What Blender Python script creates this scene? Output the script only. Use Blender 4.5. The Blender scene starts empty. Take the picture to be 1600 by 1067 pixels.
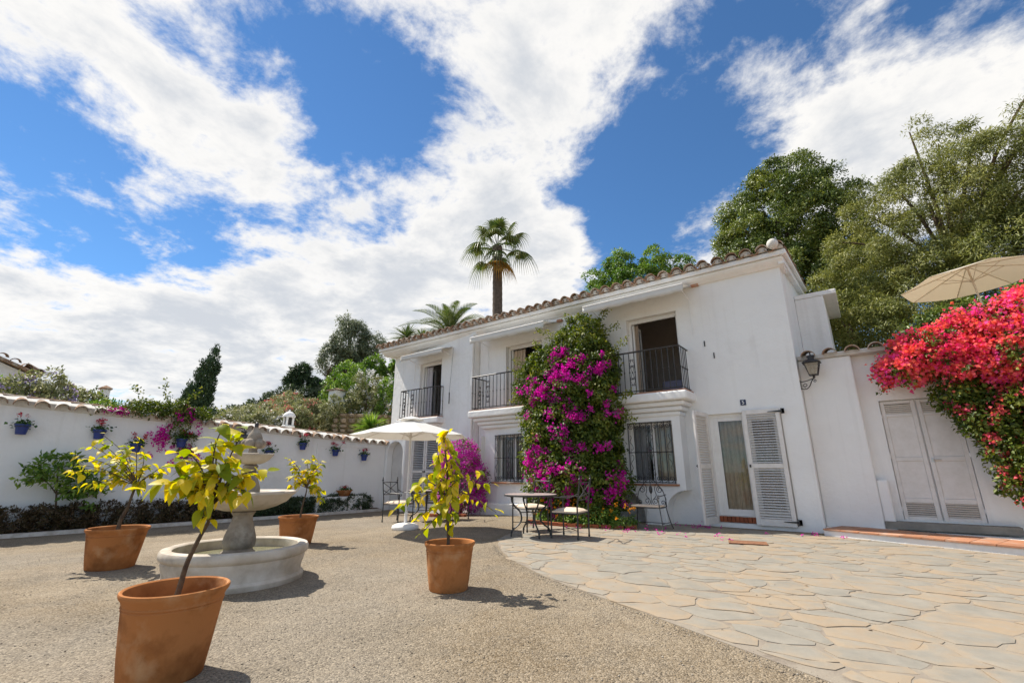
import bpy, bmesh, math, random
import numpy as np
from mathutils import Vector, Matrix
R = math.radians
pi = math.pi
SC = bpy.context.scene
COL = SC.collection
random.seed(7)
rng = np.random.default_rng(11)

# ------------------------------------------------------------------ camera
YAW = R(37.3); PITCH = math.atan(203 / 711.0)
cam = bpy.data.cameras.new('camera'); cam_o = bpy.data.objects.new('camera', cam); COL.objects.link(cam_o)
cam.sensor_width = 36.0; cam.lens = 36.0 * 711.0 / 1600.0
cam.clip_start = 0.05; cam.clip_end = 3000
cam_o.location = (0, 0, 1.2); cam_o.rotation_euler = (R(90) + PITCH, 0, YAW)
SC.camera = cam_o

# ------------------------------------------------------------------ sun and sky
SUN = Vector((0.77, 0.075, -1.0)).normalized()          # the way the light travels
EL = math.asin(-SUN.z)
AZ = math.atan2(-SUN.x, -SUN.y)                         # from +Y towards +X
sun = bpy.data.lights.new('sun', 'SUN'); sun.energy = 4.3; sun.angle = R(0.53); sun.color = (1.0, 0.94, 0.84)
sun_o = bpy.data.objects.new('sun', sun); COL.objects.link(sun_o)
sun_o.rotation_euler = SUN.to_track_quat('-Z', 'Y').to_euler(); sun_o.location = (-20, 0, 30)

W = bpy.data.worlds.new('World'); SC.world = W; W.use_nodes = True
def build_sky():
    nt = W.node_tree; nt.nodes.clear(); L = nt.links.new
    def N(t, **k):
        n = nt.nodes.new(t)
        for a, b in k.items(): setattr(n, a, b)
        return n
    def M(op, a, b=None, c=None, clamp=False):
        n = N('ShaderNodeMath', operation=op); n.use_clamp = clamp
        for i, v in enumerate((a, b, c)):
            if v is None: continue
            if isinstance(v, (int, float)): n.inputs[i].default_value = v
            else: L(v, n.inputs[i])
        return n.outputs[0]
    out = N('ShaderNodeOutputWorld'); bg = N('ShaderNodeBackground'); bg.inputs['Strength'].default_value = 0.1
    sky = N('ShaderNodeTexSky'); sky.sky_type = 'NISHITA'; sky.sun_disc = False
    sky.sun_elevation = EL; sky.sun_rotation = AZ; sky.air_density = 1.0; sky.dust_density = 0.0; sky.altitude = 900; sky.ozone_density = 2.5
    tc = N('ShaderNodeTexCoord'); nrm = N('ShaderNodeVectorMath', operation='NORMALIZE'); L(tc.outputs['Generated'], nrm.inputs[0])
    sep = N('ShaderNodeSeparateXYZ'); L(nrm.outputs[0], sep.inputs[0])
    zz = M('ADD', M('MAXIMUM', sep.outputs[2], 0.0), 0.16)
    comb = N('ShaderNodeCombineXYZ'); L(M('DIVIDE', sep.outputs[0], zz), comb.inputs[0]); L(M('DIVIDE', sep.outputs[1], zz), comb.inputs[1])
    def noise(scale, detail, rough, dist=0.0, off=(0, 0, 0), src=None):
        mp = N('ShaderNodeMapping'); mp.inputs['Location'].default_value = off
        L(src or comb.outputs[0], mp.inputs[0])
        n = N('ShaderNodeTexNoise'); n.inputs['Scale'].default_value = scale; n.inputs['Detail'].default_value = detail
        n.inputs['Roughness'].default_value = rough; n.inputs['Distortion'].default_value = dist; L(mp.outputs[0], n.inputs['Vector'])
        return n.outputs['Fac']
    big = noise(0.9, 3, 0.55, 0.2, (3.1, 1.7, 0)); fine = noise(2.3, 8, 0.62, 0.25, (7.3, 2.2, 0)); wisp = noise(7.0, 7, 0.66, 0.2, (1.3, 9.2, 0))
    # where this day's clouds and clear patches stand: direction, width, weight
    acc = None
    for (d, k, w) in SKY_BLOBS:
        dt = N('ShaderNodeVectorMath', operation='DOT_PRODUCT'); L(nrm.outputs[0], dt.inputs[0]); dt.inputs[1].default_value = d
        g = M('MULTIPLY', M('EXPONENT', M('MULTIPLY', M('SUBTRACT', dt.outputs['Value'], 1.0), k)), w)
        acc = g if acc is None else M('ADD', acc, g)
    dens = M('ADD', M('ADD', M('MULTIPLY', big, 0.6), M('MULTIPLY', fine, 1.9)), M('MULTIPLY', wisp, 0.75))
    dens = M('SUBTRACT', dens, 1.04)
    dens = M('ADD', dens, acc)
    mr = N('ShaderNodeMapRange'); mr.interpolation_type = 'SMOOTHSTEP'; L(dens, mr.inputs[0])
    mr.inputs[1].default_value = 0.47; mr.inputs[2].default_value = 0.82
    # thickness darkens the middle of the clouds a little
    thick = N('ShaderNodeMapRange'); thick.interpolation_type = 'SMOOTHSTEP'; L(M('ADD', dens, M('MULTIPLY', noise(1.7, 5, 0.6, 0.4, (5, 5, 0)), 0.7)), thick.inputs[0])
    thick.inputs[1].default_value = 1.05; thick.inputs[2].default_value = 1.65
    cr = N('ShaderNodeMix'); cr.data_type = 'RGBA'; L(thick.outputs[0], cr.inputs['Factor'])
    cr.inputs['A'].default_value = (6.25, 6.12, 5.9, 1); cr.inputs['B'].default_value = (4.1, 4.28, 4.55, 1)
    tint = N('ShaderNodeMix'); tint.data_type = 'RGBA'; tint.blend_type = 'MULTIPLY'; tint.inputs['Factor'].default_value = 1.0
    L(sky.outputs[0], tint.inputs['A']); tint.inputs['B'].default_value = (0.50, 0.745, 0.90, 1)
    mx = N('ShaderNodeMix'); mx.data_type = 'RGBA'; L(M('MULTIPLY', mr.outputs[0], 0.97), mx.inputs['Factor']); L(tint.outputs['Result'], mx.inputs['A']); L(cr.outputs['Result'], mx.inputs['B'])
    L(mx.outputs['Result'], bg.inputs['Color']); L(bg.outputs[0], out.inputs['Surface'])
SKY_BLOBS = [((-0.775, 0.188, 0.603), 60, 0.1144), ((-0.803, 0.026, 0.596), 60, 0.08800000000000001), ((-0.729, 0.387, 0.565), 100, 0.2112), ((-0.883, 0.051, 0.467), 90, 0.1056), ((-0.893, 0.165, 0.419), 150, -0.306), ((-0.913, 0.04, 0.407), 200, -0.10200000000000001), ((-0.875, 0.268, 0.403), 170, -0.2448), ((-0.674, 0.29, 0.679), 160, -0.2652), ((-0.628, 0.422, 0.654), 150, -0.2652), ((-0.666, 0.527, 0.527), 140, -0.0816), ((-0.411, 0.501, 0.761), 60, 0.1936), ((-0.49, 0.622, 0.611), 80, 0.3696), ((-0.509, 0.736, 0.447), 90, 0.3696), ((-0.378, 0.619, 0.688), 150, 0.132), ((-0.702, 0.604, 0.378), 90, 0.22), ((-0.856, 0.368, 0.365), 70, 0.17600000000000002), ((-0.951, 0.113, 0.288), 50, 0.17600000000000002), ((-0.937, 0.281, 0.206), 50, 0.2288), ((-0.985, 0.105, 0.137), 60, 0.2112), ((-0.869, 0.466, 0.168), 60, 0.264), ((-0.718, 0.544, 0.434), 200, 0.08800000000000001), ((-0.217, 0.672, 0.708), 150, 0.17600000000000002), ((-0.255, 0.774, 0.58), 90, -0.432), ((-0.336, 0.816, 0.47), 150, -0.24), ((-0.098, 0.691, 0.716), 110, -0.24), ((-0.141, 0.826, 0.545), 110, -0.36), ((-0.039, 0.758, 0.651), 200, 0.31679999999999997), ((0.144, 0.8, 0.583), 60, 0.31679999999999997), ((0.002, 0.841, 0.541), 110, 0.2992), ((0.042, 0.732, 0.68), 190, -0.36), ((0.244, 0.784, 0.57), 110, -0.40800000000000003), ((0.238, 0.873, 0.425), 100, 0.08800000000000001), ((-0.222, 0.864, 0.453), 220, 0.308), ((-0.621, 0.301, 0.724), 120, -0.10200000000000001), ((-0.865, -0.011, 0.502), 170, -0.1632), ((-0.752, 0.626, 0.206), 80, 0.17600000000000002), ((-0.512, 0.375, 0.773), 110, 0.1408), ((0.05, 0.888, 0.458), 90, 0.132), ((-0.472, 0.849, 0.236), 60, 0.08800000000000001)]
build_sky(); W.cycles.sampling_method = 'MANUAL'; W.cycles.sample_map_resolution = 256
vs = SC.view_settings; vs.view_transform = 'Standard'; vs.look = 'None'; vs.gamma = 1.0; vs.exposure = 0.72; vs.use_curve_mapping = False
SC.render.engine = 'CYCLES'
SC.cycles.max_bounces = 6; SC.cycles.diffuse_bounces = 4; SC.cycles.transparent_max_bounces = 8; SC.cycles.caustics_reflective = False; SC.cycles.caustics_refractive = False

# ------------------------------------------------------------------ helpers
def put(o, parent=None, label=None, cat=None, group=None, kind=None):
    if o.name not in COL.objects: COL.objects.link(o)
    if parent is not None: o.parent = parent
    if label: o['label'] = label
    if cat: o['category'] = cat
    if group: o['group'] = group
    if kind: o['kind'] = kind
    return o
def thing(name, loc, label, cat, group=None, rz=0.0):
    o = bpy.data.objects.new(name, None); o.location = loc; o.rotation_euler = (0, 0, rz); o.empty_display_size = 0.2
    return put(o, None, label, cat, group)
def wl(o):
    p = Vector((0, 0, 0))
    while o is not None: p = p + Vector(o.location); o = o.parent
    return p
class MB:
    def __init__(s): s.v = []; s.f = []
    def add(s, vs, fs):
        n = len(s.v); s.v += [tuple(v) for v in vs]; s.f += [tuple(i + n for i in f) for f in fs]; return s
    def box(s, x0, x1, y0, y1, z0, z1):
        return s.add([(x0,y0,z0),(x1,y0,z0),(x1,y1,z0),(x0,y1,z0),(x0,y0,z1),(x1,y0,z1),(x1,y1,z1),(x0,y1,z1)],
                     [(0,3,2,1),(4,5,6,7),(0,1,5,4),(1,2,6,5),(2,3,7,6),(3,0,4,7)])
    def quad(s, a, b, c, d): return s.add([a,b,c,d], [(0,1,2,3)])
    def tube(s, path, r, n=6, cap=True, flat=None):
        P = [Vector(p) for p in path]; m = len(P); rr = r if isinstance(r, (list, tuple)) else [r]*m
        t = (P[1]-P[0]).normalized(); a = t.orthogonal().normalized(); vs = []
        for i in range(m):
            t2 = (P[min(i+1,m-1)] - P[max(i-1,0)]);
            if t2.length > 1e-9: t2.normalize()
            else: t2 = t
            q = t.rotation_difference(t2); a = (q @ a).normalized(); t = t2; b = t.cross(a)
            for k in range(n):
                an = 2*pi*k/n; vs.append(P[i] + (a*math.cos(an) + b*math.sin(an))*rr[i])
        fs = [(i*n+k, i*n+(k+1)%n, (i+1)*n+(k+1)%n, (i+1)*n+k) for i in range(m-1) for k in range(n)]
        if cap: fs += [tuple(range(n-1,-1,-1)), tuple((m-1)*n+k for k in range(n))]
        return s.add(vs, fs)
    def lathe(s, prof, n=32, c=(0,0,0), cap=False, wob=None):
        vs = []
        for (r, z) in prof:
            for k in range(n):
                a = 2*pi*k/n; q = r if wob is None else r*wob(a, r, z)
                vs.append((c[0]+q*math.cos(a), c[1]+q*math.sin(a), c[2]+z))
        m = len(prof); fs = [(i*n+k, i*n+(k+1)%n, (i+1)*n+(k+1)%n, (i+1)*n+k) for i in range(m-1) for k in range(n)]
        if cap: fs += [tuple(range(n-1,-1,-1)), tuple((m-1)*n+k for k in range(n))]
        return s.add(vs, fs)
    def prism(s, pts, ax, a, b):
        """polygon pts (2D) extruded along axis ax from a to b; 'y': pts are (x,z); 'x': (y,z); 'z': (x,y)"""
        def mk(p, t): return (p[0], t, p[1]) if ax == 'y' else ((t, p[0], p[1]) if ax == 'x' else (p[0], p[1], t))
        n = len(pts); vs = [mk(p, a) for p in pts] + [mk(p, b) for p in pts]
        fs = [tuple(range(n)), tuple(range(2*n-1, n-1, -1))] + [(i, i+n, (i+1)%n+n, (i+1)%n) for i in range(n)]
        return s.add(vs, fs)
    def ball(s, c, r, n=10, sc=(1,1,1)):
        m = n//2+1
        return s.lathe([(max(1e-4, r*math.sin(pi*i/(m-1)))*sc[0], -r*math.cos(pi*i/(m-1))*sc[2]) for i in range(m)], n, c)
    def mesh(s, name, off=(0,0,0), smooth=False):
        me = bpy.data.meshes.new(name); off = Vector(off)
        me.from_pydata([Vector(v)-off for v in s.v], [], s.f)
        bm = bmesh.new(); bm.from_mesh(me); bmesh.ops.recalc_face_normals(bm, faces=bm.faces[:]); bm.to_mesh(me); bm.free()
        if smooth:
            me.polygons.foreach_set('use_smooth', [True]*len(me.polygons))
            try: me.set_sharp_from_angle(angle=R(38))
            except Exception: pass
        me.update(); return me
    def build(s, name, mat, parent=None, smooth=False, bevel=0.0, label=None, cat=None, group=None, kind=None, local=False):
        me = s.mesh(name, (0,0,0) if (parent is None or local) else wl(parent), smooth)
        if mat: me.materials.append(mat)
        o = bpy.data.objects.new(name, me); put(o, parent, label, cat, group, kind)
        if bevel:
            b = o.modifiers.new('bevel', 'BEVEL'); b.width = bevel; b.segments = 2; b.limit_method = 'ANGLE'
        return o
def inst(name, me, parent, loc, rot=(0,0,0), scale=(1,1,1), world=True):
    o = bpy.data.objects.new(name, me); o.rotation_euler = rot; o.scale = scale
    o.location = Vector(loc) - (wl(parent) if (parent is not None and world) else Vector((0,0,0)))
    return put(o, parent)
def kids(o): return [c for c in bpy.data.objects if c.parent == o]
def copy_tree(o, parent=None):
    ch = list(o.children); c = o.copy(); COL.objects.link(c); c.parent = parent
    for k in ch: copy_tree(k, c)
    return c
def spiral(c, r0, r1, turns, start, plane='xz', n=14, sgn=1):
    pts = []
    for i in range(n+1):
        t = i/n; a = start + sgn*turns*2*pi*t; r = r0 + (r1-r0)*t; u = r*math.cos(a); v = r*math.sin(a)
        pts.append((c[0]+u, c[1], c[2]+v) if plane == 'xz' else ((c[0], c[1]+u, c[2]+v) if plane == 'yz' else (c[0]+u, c[1]+v, c[2])))
    return pts
def bez(a, b, c, d, n=10):
    a, b, c, d = map(Vector, (a, b, c, d))
    return [a*(1-t)**3 + b*3*t*(1-t)**2 + c*3*t*t*(1-t) + d*t**3 for t in [i/n for i in range(n+1)]]
def smooth_path(pts, sub=4):
    P = [Vector(p) for p in pts]; out = []
    for i in range(len(P)-1):
        p0, p1, p2, p3 = P[max(i-1,0)], P[i], P[i+1], P[min(i+2,len(P)-1)]
        for k in range(sub):
            t = k/sub; out.append(0.5*((2*p1)+(p2-p0)*t+(2*p0-5*p1+4*p2-p3)*t*t+(3*p1-p0-3*p2+p3)*t**3))
    out.append(P[-1]); return out

# ------------------------------------------------------------------ materials
MATS = {}
def mat(name, col, rough=0.8, col2=None, nscale=4.0, ndetail=6, lo=0.35, hi=0.65, bump=0.0, bscale=30.0, spec=0.3, metal=0.0, col3=None, n3=1.0, lo3=.5, hi3=.7, objrnd=0.0, coord='Object', bdist=0.02):
    m = bpy.data.materials.new(name); m.use_nodes = True; nt = m.node_tree; L = nt.links.new
    b = nt.nodes['Principled BSDF']; b.inputs['Roughness'].default_value = rough; b.inputs['Specular IOR Level'].default_value = spec; b.inputs['Metallic'].default_value = metal
    tc = nt.nodes.new('ShaderNodeTexCoord'); src = tc.outputs[coord]
    if objrnd:
        oi = nt.nodes.new('ShaderNodeObjectInfo'); va = nt.nodes.new('ShaderNodeVectorMath'); va.operation = 'SCALE'; va.inputs[0].default_value = (37, 53, 71); L(oi.outputs['Random'], va.inputs['Scale'])
        vb = nt.nodes.new('ShaderNodeVectorMath'); vb.operation = 'ADD'; L(src, vb.inputs[0]); L(va.outputs[0], vb.inputs[1]); src = vb.outputs[0]
    cur = None
    def noise(scale, det, l, h):
        n = nt.nodes.new('ShaderNodeTexNoise'); n.inputs['Scale'].default_value = scale; n.inputs['Detail'].default_value = det; n.inputs['Roughness'].default_value = .6; L(src, n.inputs['Vector'])
        r = nt.nodes.new('ShaderNodeMapRange'); L(n.outputs['Fac'], r.inputs[0]); r.inputs[1].default_value = l; r.inputs[2].default_value = h; return r.outputs[0]
    def mix(a, bcol, fac):
        x = nt.nodes.new('ShaderNodeMix'); x.data_type = 'RGBA'
        if isinstance(a, tuple): x.inputs['A'].default_value = (*a, 1)
        else: L(a, x.inputs['A'])
        x.inputs['B'].default_value = (*bcol, 1); L(fac, x.inputs['Factor']); return x.outputs['Result']
    cur = col
    if col2: cur = mix(cur, col2, noise(nscale, ndetail, lo, hi))
    if col3: cur = mix(cur, col3, noise(n3, 8, lo3, hi3))
    if objrnd:
        hs = nt.nodes.new('ShaderNodeHueSaturation')
        if isinstance(cur, tuple): hs.inputs['Color'].default_value = (*cur, 1)
        else: L(cur, hs.inputs['Color'])
        r = nt.nodes.new('ShaderNodeMapRange'); L(oi.outputs['Random'], r.inputs[0]); r.inputs[3].default_value = 1-objrnd; r.inputs[4].default_value = 1+objrnd; L(r.outputs[0], hs.inputs['Value']); cur = hs.outputs['Color']
    if isinstance(cur, tuple): b.inputs['Base Color'].default_value = (*cur, 1)
    else: L(cur, b.inputs['Base Color'])
    if bump:
        n = nt.nodes.new('ShaderNodeTexNoise'); n.inputs['Scale'].default_value = bscale; n.inputs['Detail'].default_value = 7; n.inputs['Roughness'].default_value = .65; L(src, n.inputs['Vector'])
        bp = nt.nodes.new('ShaderNodeBump'); bp.inputs['Strength'].default_value = bump; bp.inputs['Distance'].default_value = bdist; L(n.outputs['Fac'], bp.inputs['Height']); L(bp.outputs[0], b.inputs['Normal'])
    MATS[name] = m; return m
def leafmat(name, cols, trans=0.35, rough=0.5, spec=0.35, obj=False, tcol=None):
    """cols: list of (pos, rgb) looked up with a random number per leaf"""
    m = bpy.data.materials.new(name); m.use_nodes = True; nt = m.node_tree; L = nt.links.new
    b = nt.nodes['Principled BSDF']; b.inputs['Roughness'].default_value = rough; b.inputs['Specular IOR Level'].default_value = spec
    if obj: a = nt.nodes.new('ShaderNodeObjectInfo').outputs['Random']
    else:
        at = nt.nodes.new('ShaderNodeAttribute'); at.attribute_name = 'rnd'; a = at.outputs['Fac']
    r = nt.nodes.new('ShaderNodeValToRGB'); L(a, r.inputs[0]); e = r.color_ramp.elements
    e[0].position = cols[0][0]; e[0].color = (*cols[0][1], 1); e[1].position = cols[-1][0]; e[1].color = (*cols[-1][1], 1)
    for p, c in cols[1:-1]:
        x = e.new(p); x.color = (*c, 1)
    L(r.outputs[0], b.inputs['Base Color'])
    t = nt.nodes.new('ShaderNodeBsdfTranslucent')
    hs = nt.nodes.new('ShaderNodeHueSaturation'); hs.inputs['Value'].default_value = 1.5; hs.inputs['Saturation'].default_value = 1.1; L(r.outputs[0], hs.inputs['Color']); L(hs.outputs[0], t.inputs['Color'])
    mx = nt.nodes.new('ShaderNodeMixShader'); mx.inputs[0].default_value = trans; L(b.outputs[0], mx.inputs[1]); L(t.outputs[0], mx.inputs[2])
    L(mx.outputs[0], nt.nodes['Material Output'].inputs['Surface'])
    MATS[name] = m; return m
def streaks(m):
    nt = m.node_tree; b = nt.nodes['Principled BSDF']; src = b.inputs['Base Color'].links[0].from_socket; tc = nt.nodes.new('ShaderNodeTexCoord'); mp = nt.nodes.new('ShaderNodeMapping'); mp.inputs['Scale'].default_value = (5.5, 5.5, .35); nt.links.new(tc.outputs['Object'], mp.inputs[0])
    n = nt.nodes.new('ShaderNodeTexNoise'); n.inputs['Scale'].default_value = 1.0; n.inputs['Detail'].default_value = 6; nt.links.new(mp.outputs[0], n.inputs['Vector']); r = nt.nodes.new('ShaderNodeMapRange'); nt.links.new(n.outputs['Fac'], r.inputs[0]); r.inputs[1].default_value = .56; r.inputs[2].default_value = .80; r.inputs[4].default_value = .30
    x = nt.nodes.new('ShaderNodeMix'); x.data_type = 'RGBA'; nt.links.new(src, x.inputs['A']); x.inputs['B'].default_value = (.60,.57,.52,1); nt.links.new(r.outputs[0], x.inputs['Factor']); nt.links.new(x.outputs['Result'], b.inputs['Base Color'])
PLASTER = mat('white_limewash', (.87,.855,.825), .9, (.82,.80,.77), 1.3, 8, .4, .75, bump=.5, bscale=4.5, spec=.15, bdist=.045, col3=(.66,.63,.58), n3=.55, lo3=.58, hi3=.85, coord='Object')
streaks(PLASTER)
PAINT = mat('white_paint', (.84,.83,.80), .5, (.79,.77,.74), 5, 5, bump=.08, bscale=60)
SHUT = mat('shutter_paint', (.78,.74,.70), .5, (.70,.66,.61), 7, 5, bump=.1, bscale=50)
TERRA = mat('terracotta', (.43,.172,.058), .85, (.24,.088,.027), 3.6, 8, .46, .66, bump=.3, bscale=40, spec=.15, col3=(.50,.28,.14), n3=4.2, lo3=.55, hi3=.75, objrnd=.10, bdist=.006)
TILE = mat('roof_tile', (.37,.22,.135), .9, (.22,.15,.105), 9, 6, .4, .65, bump=.3, bscale=60, spec=.1, col3=(.46,.41,.34), n3=6, lo3=.46, hi3=.64, objrnd=.22, bdist=.01)
MORTAR = mat('white_mortar', (.72,.70,.66), .95, (.58,.54,.48), 8, 6, bump=.4, bscale=40, spec=.1, objrnd=.05)
IRON = mat('black_iron', (.022,.022,.024), .45, (.05,.045,.04), 30, 4, spec=.5)
BRICK = mat('red_brick', (.36,.115,.055), .85, (.26,.08,.04), 14, 5, bump=.3, bscale=60, spec=.15, objrnd=.18)
STEPT = mat('step_tile', (.47,.22,.12), .8, (.36,.17,.10), 6, 6, bump=.2, bscale=40, objrnd=.15, spec=.2, col3=(.5,.4,.32), n3=3, lo3=.5, hi3=.75)
STONE = mat('fountain_stone', (.56,.49,.40), .85, (.36,.30,.23), 3.5, 9, .42, .68, bump=.35, bscale=35, spec=.15, col3=(.70,.65,.58), n3=2.2, lo3=.5, hi3=.74, bdist=.008)
STONE2 = mat('weathered_stone', (.38,.32,.25), .9, (.23,.19,.15), 7, 9, .4, .65, bump=.4, bscale=35, spec=.15, col3=(.48,.43,.36), n3=5, lo3=.52, hi3=.7, bdist=.008)
BARK = mat('bark', (.16,.115,.075), .95, (.08,.06,.045), 14, 6, bump=.6, bscale=40, spec=.1)
SOIL = mat('soil', (.09,.055,.035), 1.0, (.16,.10,.07), 30, 6, bump=.8, bscale=60, spec=.05)
CANVAS = mat('white_canvas', (.84,.83,.80), .8, (.78,.77,.74), 3, 4, bump=.06, bscale=120, spec=.1)
CREAM = mat('cream_canvas', (.80,.75,.66), .85, (.76,.71,.62), 3, 4, bump=.06, bscale=120, spec=.1)
def translucent(m, f, c):
    nt = m.node_tree; o = nt.nodes['Material Output']; b = nt.nodes['Principled BSDF']; t = nt.nodes.new('ShaderNodeBsdfTranslucent'); t.inputs[0].default_value = (*c, 1); x = nt.nodes.new('ShaderNodeMixShader'); x.inputs[0].default_value = f
    nt.links.new(b.outputs[0], x.inputs[1]); nt.links.new(t.outputs[0], x.inputs[2]); nt.links.new(x.outputs[0], o.inputs['Surface'])
translucent(CANVAS, .35, (.8,.78,.74)); translucent(CREAM, .5, (.78,.70,.58))
CUSH = mat('cream_cushion', (.76,.62,.48), .9, (.70,.56,.42), 9, 4, bump=.15, bscale=90, spec=.1)
CURT = mat('beige_curtain', (.62,.51,.40), .9, (.54,.44,.34), 12, 3, spec=.1)
CURTW = mat('pale_curtain', (.62,.60,.63), .9, (.55,.53,.56), 12, 3, spec=.1)
ROOM = mat('room_wall', (.55,.47,.41), .95, (.48,.41,.36), 2, 3)
DARK = mat('dark_frame', (.05,.045,.04), .6)
PLASTIC = mat('white_plastic', (.82,.80,.77), .45, (.74,.71,.67), 6, 5, spec=.4)
BLUEP = mat('blue_pot_glaze', (.012,.035,.18), .35, (.016,.045,.24), 9, 4, spec=.5, objrnd=.12)
MOSAIC = mat('mosaic_top', (.42,.33,.30), .5, (.28,.22,.21), 60, 3, .4, .6, spec=.4, bump=.2, bscale=80)
CONC = mat('concrete', (.30,.27,.23), .95, (.22,.20,.17), 6, 7, bump=.3, bscale=50, spec=.1)
KERB = mat('whitewashed_kerb', (.64,.60,.54), .95, (.46,.40,.33), 5, 7, .42, .65, bump=.4, bscale=30, spec=.1)
def glass_mat(name, tint, rough=.02, alpha=.25):
    m = bpy.data.materials.new(name); m.use_nodes = True; nt = m.node_tree; b = nt.nodes['Principled BSDF']
    g = nt.nodes.new('ShaderNodeBsdfGlossy'); g.inputs['Roughness'].default_value = rough
    t = nt.nodes.new('ShaderNodeBsdfTransparent'); t.inputs['Color'].default_value = (*tint, 1)
    fr = nt.nodes.new('ShaderNodeFresnel'); fr.inputs['IOR'].default_value = 1.5
    ad = nt.nodes.new('ShaderNodeMath'); ad.operation = 'ADD'; ad.inputs[1].default_value = alpha; nt.links.new(fr.outputs[0], ad.inputs[0])
    mx = nt.nodes.new('ShaderNodeMixShader'); nt.links.new(ad.outputs[0], mx.inputs[0]); nt.links.new(t.outputs[0], mx.inputs[1]); nt.links.new(g.outputs[0], mx.inputs[2])
    nt.links.new(mx.outputs[0], nt.nodes['Material Output'].inputs['Surface']); nt.nodes.remove(b); return m
GLASS = glass_mat('window_glass', (.93,.94,.93), .02, .0)
LGLASS = glass_mat('lantern_glass', (.75,.75,.72), .25, .25)
WATER = mat('water', (.20,.19,.10), .06, (.28,.26,.15), 3, 5, bump=.5, bscale=14, spec=.6, bdist=.03)

# leaves as one mesh: each leaf is two triangles folded along its midrib
def leaves(name, mt, parent, P, Nrm, Ax, L, wd, fold=0.25, kind='stuff', rnd=None, label=None):
    P = np.asarray(P, float); n = len(P)
    Ax = Ax/np.linalg.norm(Ax, axis=1, keepdims=True)
    Nrm = Nrm - (Nrm*Ax).sum(1, keepdims=True)*Ax; Nrm /= (np.linalg.norm(Nrm, axis=1, keepdims=True)+1e-9)
    S = np.cross(Ax, Nrm); L = np.broadcast_to(np.asarray(L, float), (n,))[:, None]; w = L*wd
    V = np.empty((n, 4, 3)); V[:,0] = P; V[:,2] = P + Ax*L
    V[:,1] = P + Ax*L*.45 + S*w*.5 + Nrm*w*fold; V[:,3] = P + Ax*L*.45 - S*w*.5 + Nrm*w*fold
    off = np.array(wl(parent)) if parent is not None else np.zeros(3)
    V = (V.reshape(-1, 3) - off).astype(np.float32)
    me = bpy.data.meshes.new(name); me.vertices.add(4*n); me.vertices.foreach_set('co', V.ravel())
    me.loops.add(6*n); me.polygons.add(2*n)
    b = np.arange(n)[:, None]*4; me.loops.foreach_set('vertex_index', (b + np.array([[0,1,2,0,2,3]])).ravel().astype(np.int32))
    me.polygons.foreach_set('loop_start', (np.arange(2*n)*3).astype(np.int32)); me.polygons.foreach_set('loop_total', np.full(2*n, 3, np.int32))
    at = me.attributes.new('rnd', 'FLOAT', 'POINT')
    if rnd is None: rnd = rng.random(n)
    at.data.foreach_set('value', np.repeat(np.clip(rnd, 0, 1), 4).astype(np.float32))
    me.update(calc_edges=True); me.materials.append(mt)
    o = bpy.data.objects.new(name, me); put(o, parent, label=label, kind=kind); return o
def rdir(n, g=None):
    v = (g or rng).normal(size=(n, 3)); return v/np.linalg.norm(v, axis=1, keepdims=True)
def clumps(ell, nc, per, cr, surf=2.2, squash=1.0, mask=None):
    """clump centres spread through ellipsoids (cx,cy,cz,rx,ry,rz), denser near the skin; returns leaf points, out directions, clump numbers"""
    E = np.array(ell, float); vol = E[:,3]*E[:,4]*E[:,5]; vol = vol**0.8
    k = rng.choice(len(E), nc, p=vol/vol.sum()); d = rdir(nc); rad = rng.random(nc)**(1/3.0/surf)
    c = E[k,:3] + d*rad[:,None]*E[k,3:]
    if mask is not None: keep = mask(c); c = c[keep]; d = d[keep]; nc = len(c)
    pr = np.repeat(np.arange(nc), per); crn = cr*(0.6+0.8*rng.random(nc))
    n = nc*per; u = rdir(n)*.9 + d[pr]*.35 + np.array([0,0,.35]); u /= np.linalg.norm(u, axis=1, keepdims=True)   # each clump a small dome of leaves turned outwards
    rr = crn[pr]*(.55+.5*rng.random(n)); off = u*rr[:,None]*np.array([1,1,squash]) + rng.normal(size=(n,3))*cr*.10
    P = c[pr] + off
    return P, d[pr]*.25 + u, pr
def crown(name, mt, parent, ell, nc, per, cr, L, wd=.5, droop=.3, surf=2.2, squash=.8, up=.5, mask=None, tonal=.35):
    P, D, pr = clumps(ell, nc, per, cr, surf, squash, mask); n = len(P)
    Nn = D*.9 + rdir(n)*.45 + np.array([0,0,up*.6]); Ax = D*.35 + rdir(n)*.9 - np.array([0,0,droop])
    cl = rng.random(pr.max()+1)[pr]; rn = (1-tonal)*rng.random(n) + tonal*cl
    return leaves(name, mt, parent, P, Nn, Ax, L*(.65+.7*rng.random(n)), wd, rnd=rn)
def gz(x, y=0):
    t = min(1.0, max(0.0, (-x-8.0)/5.5)); t = t*t*(3-2*t); return -0.2*t

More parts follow.
